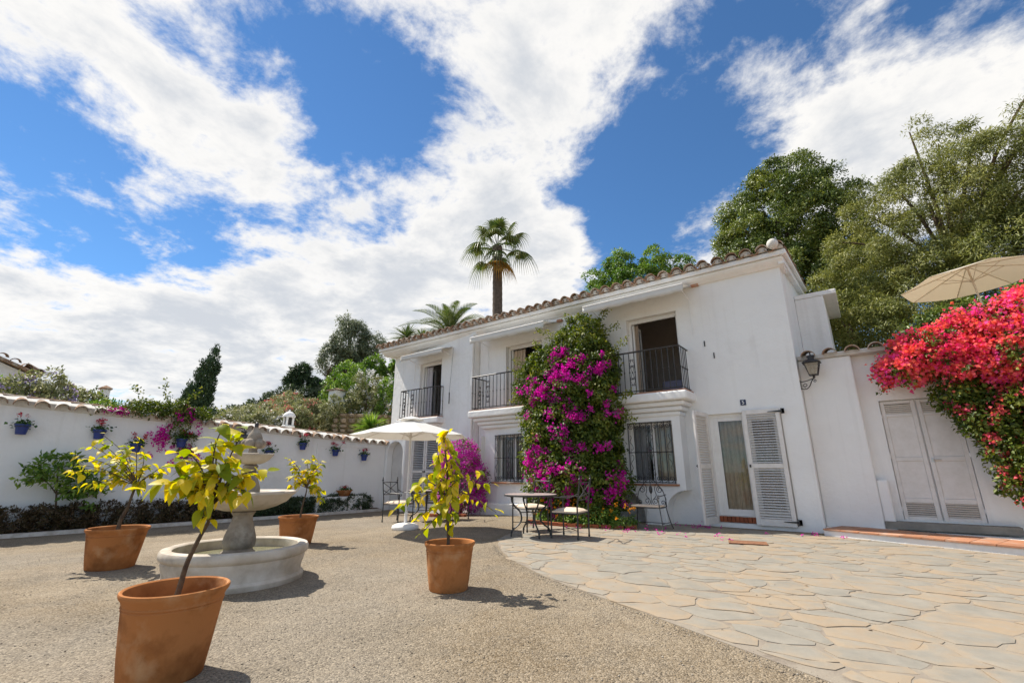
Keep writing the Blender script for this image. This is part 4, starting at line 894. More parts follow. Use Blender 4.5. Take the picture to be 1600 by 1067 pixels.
def chair(loc, rz, label):
    t = thing('iron_armchair', loc, label, 'chair', 'iron cafe armchairs', rz); t.scale = (1.14,1.14,1.1)   # faces -y
    w, d, h = .25, .23, .40
    for sx in (-1, 1):
        m = MB(); m.tube([(sx*w,-d,0),(sx*w,-d,.64)], .013, 6); m.lathe([(.011,.0),(.018,.01),(.018,.03),(.011,.05)], 6, (sx*w,-d,0)); m.build('leg', IRON, t, local=True)
        m = MB(); m.tube([(sx*w,d,0),(sx*w,d,.5),(sx*w,d+.06,.93)], .013, 6); m.lathe([(.011,.0),(.018,.01),(.018,.03),(.011,.05)], 6, (sx*w,d,0)); m.lathe([(.010,0),(.02,.015),(.02,.03),(.009,.045),(.013,.06),(.003,.10)], 8, (sx*w,d+.06,.93)); m.build('back_leg', IRON, t, local=True)
        m = MB(); m.tube(smooth_path([(sx*w,d+.02,.72),(sx*w,.10,.655),(sx*w,-.05,.66),(sx*w,-d-.03,.645),(sx*w,-d-.055,.61),(sx*w,-d-.03,.595)], 3), .0095, 6); m.build('armrest', IRON, t, smooth=True, local=True)
    m = MB()
    for a, b in (((-w,-d),(w,-d)),((w,-d),(w,d)),((w,d),(-w,d)),((-w,d),(-w,-d))): m.tube([(*a,h),(*b,h)], .0105, 6)
    for a, b in (((-w,-d),(w,d)),((w,-d),(-w,d))): m.tube([(*a,.14),(*b,.14)], .007, 5)
    m.build('seat_frame', IRON, t, local=True)
    m = MB(); yb = lambda z: d+.06*(z-.5)/.43
    for z in (.90, .62): m.tube([(-w,yb(z),z),(w,yb(z),z)], .0095, 6)
    for s in (-1, 1): m.tube([(s*w,yb(.90),.90),(-s*w,yb(.62),.62)], .008, 5)
    m.ball((0,yb(.76)-.005,.76), .025, 8); m.tube([(-.0,yb(.9),.90),(0,yb(.62),.62)], .006, 4); m.build('backrest', IRON, t, local=True)
    m = MB(); n = 8; vs = []; fs = []
    for j in range(n+1):
        for i in range(n+1):
            u, v = i/n*2-1, j/n*2-1; e = (1-abs(u)**5)*(1-abs(v)**5); vs.append((u*(w-.005), v*(d-.005), h+.035+.045*e))
    q = (n+1); fs = [(j*q+i, j*q+i+1, (j+1)*q+i+1, (j+1)*q+i) for j in range(n) for i in range(n)]
    bot = len(vs); ring = [(i,0) for i in range(n)]+[(n,j) for j in range(n)]+[(n-i,n) for i in range(n)]+[(0,n-j) for j in range(n)]
    for (i, j) in ring: p = vs[j*q+i]; vs.append((p[0]*1.0, p[1]*1.0, h+.011))
    R_ = len(ring)
    for k in range(R_): a = ring[k][1]*q+ring[k][0]; b = ring[(k+1)%R_][1]*q+ring[(k+1)%R_][0]; fs.append((a, b, bot+(k+1)%R_, bot+k))
    m.add(vs, fs); m.build('cushion', CUSH, t, smooth=True, local=True); return t
chair((-5.95, 8.45, .01), R(-22), 'iron armchair with a cream cushion pushed in behind the nearer round table')
chair((-4.72, 8.02, .01), R(-82), 'iron armchair with a cream cushion at the right of the nearer table')
chair((-10.15, 8.35, gz(-10.15)), R(100), 'iron armchair at the left of the far table, near the arch')
chair((-8.95, 9.25, gz(-8.95)), R(-75), 'iron armchair at the right of the far table, behind the potted citrus')
def scroll_chair(loc, rz):
    t = thing('scroll_armchair', loc, 'wide iron armchair with an arched scrollwork back under the barred window', 'chair', None, rz)
    w, d, h = .33, .20, .44
    for sx in (-1, 1):
        m = MB(); m.tube(smooth_path([(sx*(w+.08),-d-.12,0),(sx*(w+.045),-d-.05,.18),(sx*w,-d,h),(sx*(w-.01),-d,.60),(sx*(w+.0),-d+.02,.66)], 3), .011, 6); m.build('leg', IRON, t, local=True)
        m = MB(); m.tube(smooth_path([(sx*(w+.08),d+.12,0),(sx*(w+.04),d+.05,.18),(sx*w,d,h),(sx*w,d+.03,.62)], 3), .011, 6); m.build('leg', IRON, t, local=True)
        m = MB(); m.tube(smooth_path([(sx*w,d+.04,.70),(sx*(w+.01),.05,.69),(sx*(w+.01),-d+.02,.68),(sx*(w+.01),-d-.07,.70)], 3), .0095, 6); m.tube(spiral((sx*(w+.01),-d-.07,.64), .06, .02, 1.1, pi/2, 'yz', 12, 1), .0085, 5); m.build('armrest', IRON, t, local=True)
    m = MB()
    for a, b in (((-w,-d),(w,-d)),((w,-d),(w,d)),((w,d),(-w,d)),((-w,d),(-w,-d))): m.tube([(*a,h),(*b,h)], .011, 6)
    for s in (-1, 1): m.tube([(s*(w+.05),-d-.06,.13),(s*(w+.05),d+.06,.13)], .008, 5)
    m.tube([(-w-.05,0,.13),(w+.05,0,.13)], .008, 5); m.build('seat_frame', IRON, t, local=True)
    m = MB(); y = d+.03
    m.tube(smooth_path([(-w,y,.44),(-w+.01,y,.62),(-w+.06,y,.78),(-.20,y,.87),(-.10,y,.98),(0,y,1.02),(.10,y,.98),(.20,y,.87),(w-.06,y,.78),(w-.01,y,.62),(w,y,.44)], 4), .010, 6)
    for s in (-1, 1):
        m.tube(spiral((s*.20,y,.80), .075, .02, 1.4, pi/2 if s > 0 else pi/2, 'xz', 14, s), .008, 5); m.tube(spiral((s*.09,y,.55), .075, .02, 1.4, -pi/2, 'xz', 14, -s), .008, 5); m.tube(spiral((s*.26,y,.53), .055, .015, 1.3, -pi/2, 'xz', 12, s), .008, 5)
        m.tube(smooth_path([(s*.12,y,.92),(s*.09,y,.80),(s*.12,y,.68),(s*.05,y,.60)], 3), .008, 5)
    m.lathe([(.004,.70),(.035,.75),(.042,.80),(.03,.86),(.004,.90)], 8, (0,y,0)); m.tube([(0,y,.46),(0,y,1.0)], .007, 5); m.build('backrest', IRON, t, local=True)
    m = MB(); m.box(-w+.01, w-.01, -d+.01, d-.01, h+.012, h+.05); m.build('seat_pad', CUSH, t, bevel=.015, local=True)
scroll_chair((-4.05, 10.25, .01), R(0))

# drain cover in the paving
def drain():
    t = thing('drain_cover', (-1.92, 9.24, .016), 'rusty brown rectangular drain cover set in the paving before the door', 'drain cover', None, R(14))
    RUST = mat('rust', (.30,.15,.08), .9, (.20,.09,.05), 14, 6, bump=.4, bscale=60)
    m = MB(); w, h = .30, .19
    for a in ((-w,w,-h,-h+.03),(-w,w,h-.03,h),(-w,-w+.03,-h+.03,h-.03),(w-.03,w,-h+.03,h-.03)): m.box(a[0],a[1],a[2],a[3],0,.012)
    m.build('frame', RUST, t, local=True)
    m = MB(); m.box(-w+.032,w-.032,-h+.032,h-.032,0,.009); m.build('plate', RUST, t, local=True)
drain()

# ================================================================== wall lanterns
def lantern(loc, rz, label, s=1.0):
    """arm reaches along -y from the wall"""
    t = thing('wall_lantern', loc, label, 'lantern', 'wall lanterns', rz); t.scale = (s, s, s); c = -.30
    m = MB(); m.box(-.03,.03,-.012,0,-.20,.02); m.tube(smooth_path([(0,-.01,-.02),(0,-.12,-.01),(0,-.22,.02),(0,c,.05)], 3), .011, 6); m.tube(smooth_path([(0,-.01,-.18),(0,-.10,-.20),(0,-.18,-.14),(0,-.24,-.02),(0,c,.05)], 4), .011, 6)
    m.tube(spiral((0,-.10,-.11), .055, .015, 1.3, -pi/2, 'yz', 12, 1), .009, 5); m.tube(spiral((0,-.30,-.02), .035, .01, 1.2, pi/2, 'yz', 10, 1), .008, 5); m.build('bracket', IRON, t, local=True)
    z0, z1, a, b = .12, .40, .085, .15; m = MB()
    for sx, sy in ((-1,-1),(1,-1),(1,1),(-1,1)): m.tube([(sx*a,c+sy*a,z0),(sx*b,c+sy*b,z1)], .010, 5)
    for r, z in ((a,z0),(b,z1)): 
        for (p, q) in (((-r,-r),(r,-r)),((r,-r),(r,r)),((r,r),(-r,r)),((-r,r),(-r,-r))): m.tube([(p[0],c+p[1],z),(q[0],c+q[1],z)], .010, 5)
    m.box(-a,a,c-a,c+a,z0-.012,z0-.001); m.lathe([(.012,.04),(.03,.07),(.02,.09),(.04,.108)], 8, (0,c,0)); m.build('cage', IRON, t, local=True)
    m = MB(); m.add([(-.19,c-.19,z1+.012),(.19,c-.19,z1+.012),(.19,c+.19,z1+.012),(-.19,c+.19,z1+.012),(-.06,c-.06,z1+.10),(.06,c-.06,z1+.10),(.06,c+.06,z1+.10),(-.06,c+.06,z1+.10)], [(0,3,2,1),(4,5,6,7),(0,1,5,4),(1,2,6,5),(2,3,7,6),(3,0,4,7)])
    m.lathe([(.065,z1+.10),(.065,z1+.15),(.085,z1+.155),(.075,z1+.19),(.02,z1+.205),(.012,z1+.24),(.02,z1+.26),(.004,z1+.28)], 12, (0,c,0)); m.build('cap', IRON, t, local=True)
    e = .006
    for (u, v) in (((-1,-1),(1,-1)),((1,-1),(1,1)),((1,1),(-1,1)),((-1,1),(-1,-1))):
        m = MB(); m.quad((u[0]*(a-e),c+u[1]*(a-e),z0),(v[0]*(a-e),c+v[1]*(a-e),z0),(v[0]*(b-e),c+v[1]*(b-e),z1),(u[0]*(b-e),c+u[1]*(b-e),z1)); m.build('glass', LGLASS, t, local=True)
    m = MB(); m.lathe([(.02,z0),(.02,z0+.06),(.03,z0+.10),(.03,z0+.14),(.004,z0+.17)], 10, (0,c,0)); m.build('bulb', PLASTIC, t, smooth=True, local=True)
lantern((HX1+.001, 11.78, 3.12), R(90), 'black iron lantern on a scroll bracket at the right corner of the house', .92)
lantern((WX(6.35)+.001, 6.35, 1.75), R(90), 'black iron lantern on the courtyard wall behind the fountain', 1.1)

# ================================================================== geranium pots on the wall
GERL = leafmat('geranium_leaf', [(0,(.02,.06,.012)),(.5,(.05,.12,.02)),(1,(.09,.17,.03))], .25)
GERF = leafmat('geranium_flower', [(0,(.35,.008,.02)),(.6,(.55,.015,.05)),(1,(.62,.05,.14))], .25)
def wall_pot(y, z, label, r=.11, h=.21, flowers=3, seed=0):
    x = WX(y)+.14; g = np.random.default_rng(seed)
    t = thing('wall_flower_pot', (x, y, z), label, 'flower pot', 'blue flower pots on the courtyard wall')
    m = MB(); m.lathe([(.001,-h*.5),(r*.68,-h*.5),(r*.72,-h*.48),(r*.93,h*.28),(r*1.08,h*.3),(r*1.1,h*.5),(r*.98,h*.5),(r*.9,h*.34),(.001,h*.33)], 20); m.build('pot', BLUEP, t, smooth=True, local=True)
    m = MB(); m.lathe([(r*1.02,h*.24),(r*1.05,h*.27),(r*1.02,h*.30)], 16); m.tube([(-.13,0,h*.27),(-r,0,h*.27)], .006, 5); m.build('ring', IRON, t, local=True)
    n = 90; P = np.array([0,0,h*.55]) + g.normal(size=(n,3))*np.array([r*.75,r*.75,.05]) + np.array([x,y,z])
    leaves('foliage', GERL, t, P, g.normal(size=(n,3))*.6+np.array([0,0,1]), g.normal(size=(n,3))*np.array([1,1,.4]), .055+.03*g.random(n), 1.0)
    s = MB(); FP = []
    for k in range(flowers):
        e = Vector((g.normal()*.08, g.normal()*.10, h*.5+.14+g.random()*.14)); s.tube([(0,0,h*.4),(e.x*.5,e.y*.5,h*.5+.1),tuple(e)], .004, 4)
        q = 26; FP.append(np.array(e)+g.normal(size=(q,3))*np.array([.028,.028,.022])+np.array([x,y,z]))
    s.build('stems', MATS['geranium_leaf'], t, local=True)
    FP = np.concatenate(FP); k = len(FP); leaves('flower', GERF, t, FP, g.normal(size=(k,3))+np.array([0,0,.6]), g.normal(size=(k,3)), .03+.012*g.random(k), 1.0)
wall_pot(1.66, 2.16, 'blue pot with red geraniums, leftmost on the courtyard wall', .13, .24, 2, 1)
wall_pot(3.05, 2.12, 'second blue pot from the left, half hidden above the left citrus tree', .13, .24, 4, 2)
wall_pot(3.85, 1.80, 'blue flower pot low on the wall between the left and the front citrus', .13, .24, 4, 3)
wall_pot(4.85, 1.98, 'blue flower pot under the trailing bougainvillea on the wall', .13, .24, 2, 4)
wall_pot(7.25, 1.74, 'blue geranium pot right beside the fountain top and the wall lantern', .12, .22, 3, 5)
wall_pot(8.30, 2.02, 'blue geranium pot above the rear citrus tree, the highest of the right-hand pots', .12, .22, 3, 6)
wall_pot(9.48, 1.84, 'blue geranium pot at the left inside the framed panel of the wall', .12, .22, 4, 7)
wall_pot(10.62, 1.70, 'blue geranium pot nearest the house, inside the framed panel', .12, .22, 3, 8)
def bowl():
    x, y, z = WX(9.95)+.16, 9.95, .36
    t = thing('flower_bowl', (x,y,z), 'wide terracotta bowl with a small red plant on the wall ledge', 'flower bowl')
    m = MB(); m.lathe([(.001,0),(.15,0),(.16,.01),(.25,.17),(.28,.18),(.285,.205),(.26,.205),(.24,.18),(.001,.17)], 28); m.build('bowl', TERRA, t, smooth=True, local=True)
    g = np.random.default_rng(3); n = 120; P = np.array([x,y,z+.23])+g.normal(size=(n,3))*np.array([.09,.09,.04]); leaves('foliage', GERL, t, P, g.normal(size=(n,3))+np.array([0,0,1]), g.normal(size=(n,3)), .06, .9)
    n = 40; P = np.array([x,y,z+.31])+g.normal(size=(n,3))*np.array([.06,.06,.025]); leaves('flower', GERF, t, P, g.normal(size=(n,3))+np.array([0,0,1]), g.normal(size=(n,3)), .035, 1.0)
bowl()

# ================================================================== citrus trees in terracotta pots
def leaf_mesh(k):
    g = random.Random(k); n = 5; vs = []; fs = []; dr = g.uniform(.15,.65); fo = g.uniform(.10,.30); tw = g.uniform(-.2,.2)
    for i in range(n+1):
        t = i/n; w = .29*math.sin(pi*min(1, t*.94+.03)**.85)*(1 if i not in (0, n) else .12); z = -dr*t*t
        for s in (-1, 0, 1): vs.append((t*.98, s*w, z + (fo*w if s else 0) + tw*s*w*t))
    for i in range(n):
        for j in (0, 1): a = i*3+j; fs.append((a, a+3, a+4, a+1))
    me = bpy.data.meshes.new('leaf'); me.from_pydata(vs, [], fs); me.polygons.foreach_set('use_smooth', [True]*len(fs)); me.update(); return me
CITRUS = leafmat('citrus_leaf', [(0,(.15,.22,.012)),(.25,(.33,.36,.018)),(.5,(.55,.49,.022)),(.8,(.72,.56,.03)),(1,(.75,.58,.09))], .42, .5, .22, obj=True)
LEAFS = [leaf_mesh(k) for k in range(8)]
for me in LEAFS: me.materials.append(CITRUS)
def pot_mesh(parent, r, h, loc):
    m = MB(); m.lathe([(.001,0),(r*.72,0),(r*.745,.012),(r*.80,h*.25),(r*.86,h*.55),(r*.90,h*.78),(r*.915,h*.80),(r*.90,h*.815),(r*.925,h*.83),(r*.91,h*.85),(r*.94,h*.90),(r*.985,h*.935),(r*1.0,h*.965),(r*.99,h*.99),(r*.965,h),(r*.925,h*.985),(r*.905,h*.95),(r*.88,h*.80),(r*.86,h*.70)], 48, loc, wob=lambda a, q, z: 1+.006*math.sin(3*a+z*9)); m.build('pot', TERRA, parent, smooth=True)
    s = MB(); s.lathe([(r*.865,h*.72),(r*.5,h*.74),(.02,h*.735)], 24, loc); s.build('soil', SOIL, parent, smooth=True)
def citrus(loc, r, h, label, trunk, twigs, size, seed, nleaf=1.0, tr=.016):
    """trunk: points (right, up, away); twigs: (fork height index, tip right, tip up, tip away, leaves)"""
    g = random.Random(seed); B = Vector(loc)
    t = thing('potted_citrus_tree', loc, label, 'potted tree', 'citrus trees in terracotta pots')
    pot_mesh(t, r, h, loc)
    W_ = lambda p: B + RIGHT*p[0] + Vector((0,0,p[1])) + AWAY*p[2]
    path = smooth_path([W_(p) for p in trunk], 4); m = MB(); k = len(path); m.tube(path, [tr*1.25-(tr*.75)*i/(k-1) for i in range(k)], 7); m.build('trunk', BARK, t, smooth=True)
    n_l = 0
    for (f, x, z, a, nl) in twigs:
        p0 = path[min(k-1, int(f*(k-1)))]; p1 = W_((x, z, a)); mid = p0.lerp(p1, .5) + Vector((g.uniform(-.04,.04), g.uniform(-.04,.04), .06+.03*g.random())); q = smooth_path([p0, mid, p1], 6)
        b = MB(); b.tube(q, [.007-.0045*i/(len(q)-1) for i in range(len(q))], 5); b.build('branch', BARK, t)
        nl = int(nl*nleaf*1.7); d = (p1-mid).normalized()
        for i in range(nl):
            u = .30+.75*((i+g.random())/nl); j = min(len(q)-1, int(min(u,1)*(len(q)-1))); p = q[j] + (d*(u-1)*.25 if u > 1 else Vector((0,0,0))) + Vector((g.gauss(0,.018),)*3)
            az = g.uniform(0, 2*pi); up = g.uniform(-.85,.35); ax = (Vector((math.cos(az), math.sin(az), 0))*.9 + d*.45 + Vector((0,0,up))).normalized()
            s = size*g.uniform(.5,1.25); o = inst('leaf', g.choice(LEAFS), t, p)
            zz = Vector((g.gauss(0,.35), g.gauss(0,.35), 1)); yy = zz.cross(ax).normalized(); zz = ax.cross(yy)
            o.rotation_euler = Matrix((ax, yy, zz)).transposed().to_euler(); o.scale = (s, s*g.uniform(.85,1.15), s); n_l += 1
    return n_l
citrus((-3.66, 1.27, 0), .295, .50, 'citrus tree with large yellow leaves in the nearest terracotta pot, front left',
    [(.0,.36,.0),(.02,.50,.0),(.04,.64,.0),(.09,.80,.01),(.13,.88,.0),(.13,.98,.0)],
    [(1, -0.22, 1.28, 0.1, 12), (1, -0.18, 1.12, -0.12, 12), (1, -0.08, 1.08, -0.1, 11), (1, 0.02, 1.4, 0.05, 12), (1, 0.12, 1.52, 0.0, 10), (1, 0.22, 1.48, 0.1, 9), (1, 0.24, 1.26, -0.1, 12), (1, 0.12, 1.22, 0.12, 11), (1, 0.32, 1.16, 0.06, 11), (1, 0.38, 1.06, -0.05, 9), (1, 0.2, 1.06, -0.14, 11), (0.9, 0.0, 1.02, 0.1, 8), (0.8, 0.18, 0.9, -0.08, 5), (1, 0.04, 1.16, -0.15, 11), (1, -0.08, 1.34, -0.05, 9), (1, 0.46, 1.2, 0.0, 7)], .108, 1)
citrus((-3.79, 3.86, 0), .275, .47, 'citrus tree with long drooping yellow leaves in the terracotta pot at centre',
    [(-.02,.34,.0),(-.02,.52,0),(-.04,.74,0),(-.05,.95,0),(-.06,1.20,0),(-.09,1.42,0),(-.12,1.58,0)],
    [(1,-.11,1.60,.0,6),(.95,-.06,1.46,.05,6),(.9,-.18,1.40,.0,6),(.85,.0,1.32,.08,8),(.8,-.15,1.24,-.08,9),(.75,.02,1.14,-.1,11),(.7,-.16,1.08,.1,11),(.65,-.02,1.0,.1,11),(.6,-.18,.94,-.05,11),(.55,.0,.88,-.1,11),(.5,-.2,.80,.05,10),(.45,-.05,.74,-.1,10),(.35,.02,.62,0,8),(.6,.44,1.05,.0,5),(.55,.50,.76,.05,8),(.55,.30,1.18,.1,4),(.5,-.52,.90,.05,6),(.5,-.62,.80,.0,9),(.5,-.45,1.05,.08,4),(.45,-.36,.70,.0,8),(.35,-.30,.56,.0,6),(.4,.12,.95,.12,6),(.6,-.30,1.12,.0,5)], .115, 2, .92)
citrus((-8.1, 2.0, 0), .345, .49, 'bushy yellow leaved citrus tree in the terracotta pot at far left',
    [(.0,.36,.0),(.0,.55,.0),(.06,.75,.0),(.09,.92,.0),(.12,1.02,.0)],
    [(1, -0.65, 1.62, 0.1, 14), (1, -0.82, 1.42, 0.0, 14), (1, -0.92, 1.2, 0.1, 14), (1, -0.65, 1.2, -0.15, 15), (1, -0.5, 1.0, 0.1, 13), (1, -0.45, 1.42, 0.1, 15), (1, -0.7, 1.0, 0.0, 12), (1, -0.3, 1.55, 0.15, 14), (1, -0.15, 1.36, -0.15, 15), (1, 0.02, 1.46, 0.1, 14), (1, 0.2, 1.26, 0.0, 14), (1, 0.35, 1.15, 0.1, 12), (1, 0.22, 1.0, -0.1, 12), (1, -0.1, 1.15, 0.2, 14), (1, 0.48, 1.28, 0.1, 10), (1, -0.35, 1.18, 0.2, 14), (0.9, 0.05, 0.98, 0.15, 10), (1, 0.0, 1.68, 0.0, 6), (1, -0.55, 1.72, 0.0, 8), (1, -0.55, 1.55, -0.1, 12), (1, -0.75, 1.3, -0.1, 12)], .102, 3, .80, tr=.022)
citrus((-8.12, 4.5, 0), .33, .455, 'yellow leaved citrus tree in the terracotta pot behind the fountain, by the hedge',
    [(.03,.34,.0),(.03,.50,.0),(.05,.68,.0),(.08,.84,.0),(.08,.92,.0)],
    [(1,-.22,1.30,.0,12),(1,-.28,1.10,.1,12),(1,-.20,.92,-.1,11),(1,-.05,1.42,.1,12),(1,.10,1.48,.0,11),(1,.24,1.36,.1,12),(1,.30,1.18,-.1,12),(1,.08,1.22,-.12,13),(1,-.08,1.05,.15,10),(1,.30,.86,.05,14),(1,.34,.72,.0,12),(1,.18,1.05,.15,11),(1,-.30,1.42,.05,7)], .11, 4)

# ================================================================== hillside behind the walls
def hill_h(th):
    T = [(-40,1.8),(0,2.0),(10,2.6),(17,3.6),(20.5,4.6),(23.4,5.6),(26.3,6.9),(29.5,7.9),(34.6,8.4),(45,9),(160,9)]
    for (a, b), (c, d) in zip(T, T[1:]):
        if a <= th <= c: return b+(d-b)*(th-a)/(c-a)
    return 2.0
def hill_z(x, y):
    th = math.degrees(math.atan2(y, -x)); r = math.hypot(x, y)
    r0 = 17.6/max(.1, math.cos(R(th))) if th < 45.6 else 18.0/math.sin(R(min(th,160)))
    b = 1.5+.9*min(1, max(0, (th-10)/30)); t = (r-r0)/max(5., 55-r0)
    n = .35*math.sin(x*.7+y*.3)*math.sin(y*.6) + .25*math.sin(x*1.7+1)*math.cos(y*1.3)
    if t < 0: return b-.5
    if t < 1: return b+(hill_h(th)-b)*t**.85 + n*min(1, t*3)
    return hill_h(th)*max(0, 1-(r-55)/90.)-.3+n
def hillside():
    ths = [-38+2.0*i for i in range(80)]; fr = [0,.03,.07,.12,.18,.25,.33,.42,.52,.64,.77,.9,1.0,1.15,1.5,2.2,3.0]; vs = []
    for th in ths:
        r0 = 17.6/max(.1, math.cos(R(th))) if th < 45.6 else 18.0/math.sin(R(th))
        for f in fr:
            r = r0+(max(5., 55-r0))*f; x, y = -r*math.cos(R(th)), r*math.sin(R(th)); vs.append((x, y, hill_z(x, y) if f > 0 else -.5))
    k = len(fr); m = MB(); m.add(vs, [(i*k+j, i*k+j+1, (i+1)*k+j+1, (i+1)*k+j) for i in range(len(ths)-1) for j in range(k-1)]); m.build('hillside', EARTH, kind='structure', smooth=True)
hillside()

# ================================================================== plant materials
ramp = lambda *c: [(i/(len(c)-1), c[i]) for i in range(len(c))]
BGL = leafmat('bougainvillea_leaf', ramp((0.03, 0.055, 0.01),(0.065, 0.105, 0.014),(0.15, 0.185, 0.022),(0.3, 0.29, 0.05)), .28)
BGF = leafmat('purple_bract', ramp((.45,.012,.24),(.62,.025,.38),(.72,.07,.48)), .4, .7, .1)
BGM = leafmat('mauve_bract', ramp((0.42, 0.03, 0.3),(0.58, 0.06, 0.42),(0.66, 0.17, 0.54)), .4, .7, .1)
BGR = leafmat('red_bract', ramp((.70,.04,.15),(.84,.08,.24),(.85,.15,.17),(.84,.21,.12),(.88,.13,.34),(.84,.09,.46)), .4, .7, .1)
FICL = leafmat('ficus_leaf', ramp((0.044,0.074,0.018),(0.090,0.134,0.026),(0.180,0.226,0.044),(0.316,0.330,0.074)), .2, .42, .4)
FEAL = leafmat('feathery_leaf', ramp((0.071,0.092,0.026),(0.142,0.163,0.042),(0.255,0.262,0.071),(0.382,0.368,0.113)), .3)
GREEN = leafmat('green_leaf', ramp((0.037,0.089,0.015),(0.089,0.178,0.026),(0.194,0.297,0.045),(0.297,0.386,0.075)), .3)
EUCL = leafmat('eucalyptus_leaf', ramp((0.085,0.110,0.059),(0.169,0.203,0.119),(0.304,0.321,0.203)), .2)
BROWNL = leafmat('dry_leaf', ramp((0.072,0.048,0.030),(0.144,0.096,0.060),(0.216,0.156,0.096)), .2)
CYPL = leafmat('cypress_leaf', ramp((0.017,0.042,0.017),(0.042,0.077,0.028),(0.084,0.126,0.042)), .1)
HEDL = leafmat('hedge_leaf', ramp((0.03, 0.028, 0.014),(0.075, 0.055, 0.026),(0.13, 0.08, 0.04),(0.11, 0.12, 0.035)), .2)
HEDG = leafmat('dark_hedge_leaf', ramp((0.022,0.038,0.018),(0.053,0.083,0.033),(0.120,0.150,0.075)), .2)
OLEL = leafmat('oleander_leaf', ramp((0.08, 0.1, 0.035),(0.18, 0.2, 0.07),(0.33, 0.33, 0.16),(0.48, 0.44, 0.27)), .25)
PINKF = leafmat('pink_flower', ramp((.45,.10,.10),(.60,.22,.20),(.66,.34,.28)), .3, .7, .1)
WHITEF = leafmat('white_flower', ramp((.5,.5,.48),(.66,.66,.66),(.72,.70,.62)), .3, .7, .1)
LILACF = leafmat('lilac_flower', ramp((.25,.20,.38),(.38,.30,.50)), .3, .7, .1)
ORANGEF = leafmat('orange_flower', ramp((.60,.20,.01),(.75,.36,.02)), .3, .7, .1)
PALMG = leafmat('palm_leaf', ramp((0.045, 0.08, 0.02),(0.095, 0.14, 0.035),(0.19, 0.22, 0.06)), .2, .45, .4)
PALMD = leafmat('dead_palm_leaf', ramp((.30,.17,.05),(.50,.28,.07)), .3)
def trunk(parent, pts, r0, r1, limbs=(), name='trunk', mt=None):
    m = MB(); q = smooth_path(pts, 4); k = len(q); m.tube(q, [r0+(r1-r0)*i/(k-1) for i in range(k)], 8)
    for (a, b, r) in limbs:
        a, b = Vector(a), Vector(b); m.tube(smooth_path([a, a.lerp(b,.5)+Vector((0,0,.12*(b-a).length)), b], 4), [r*(1-.75*i/8) for i in range(9)], 6)
    return m.build(name, mt or BARK, parent, smooth=True)
def bracts(name, mt, parent, centres, per, spread, L=.055, wd=.95, out=(0,-1,.3), rnd0=None):
    C = np.array(centres, float); n = len(C)*per; i = np.repeat(np.arange(len(C)), per)
    P = C[i] + rng.normal(size=(n,3))*spread*(.7+.6*rng.random(len(C)))[i][:,None]
    N_ = rdir(n)*.8+np.array(out); cl = rng.random(len(C))[i] if rnd0 is None else np.array(rnd0)[i]
    return leaves(name, mt, parent, P, N_, rdir(n), L*(.6+.7*rng.random(n)), wd, .35, rnd=.45*rng.random(n)+.55*cl)

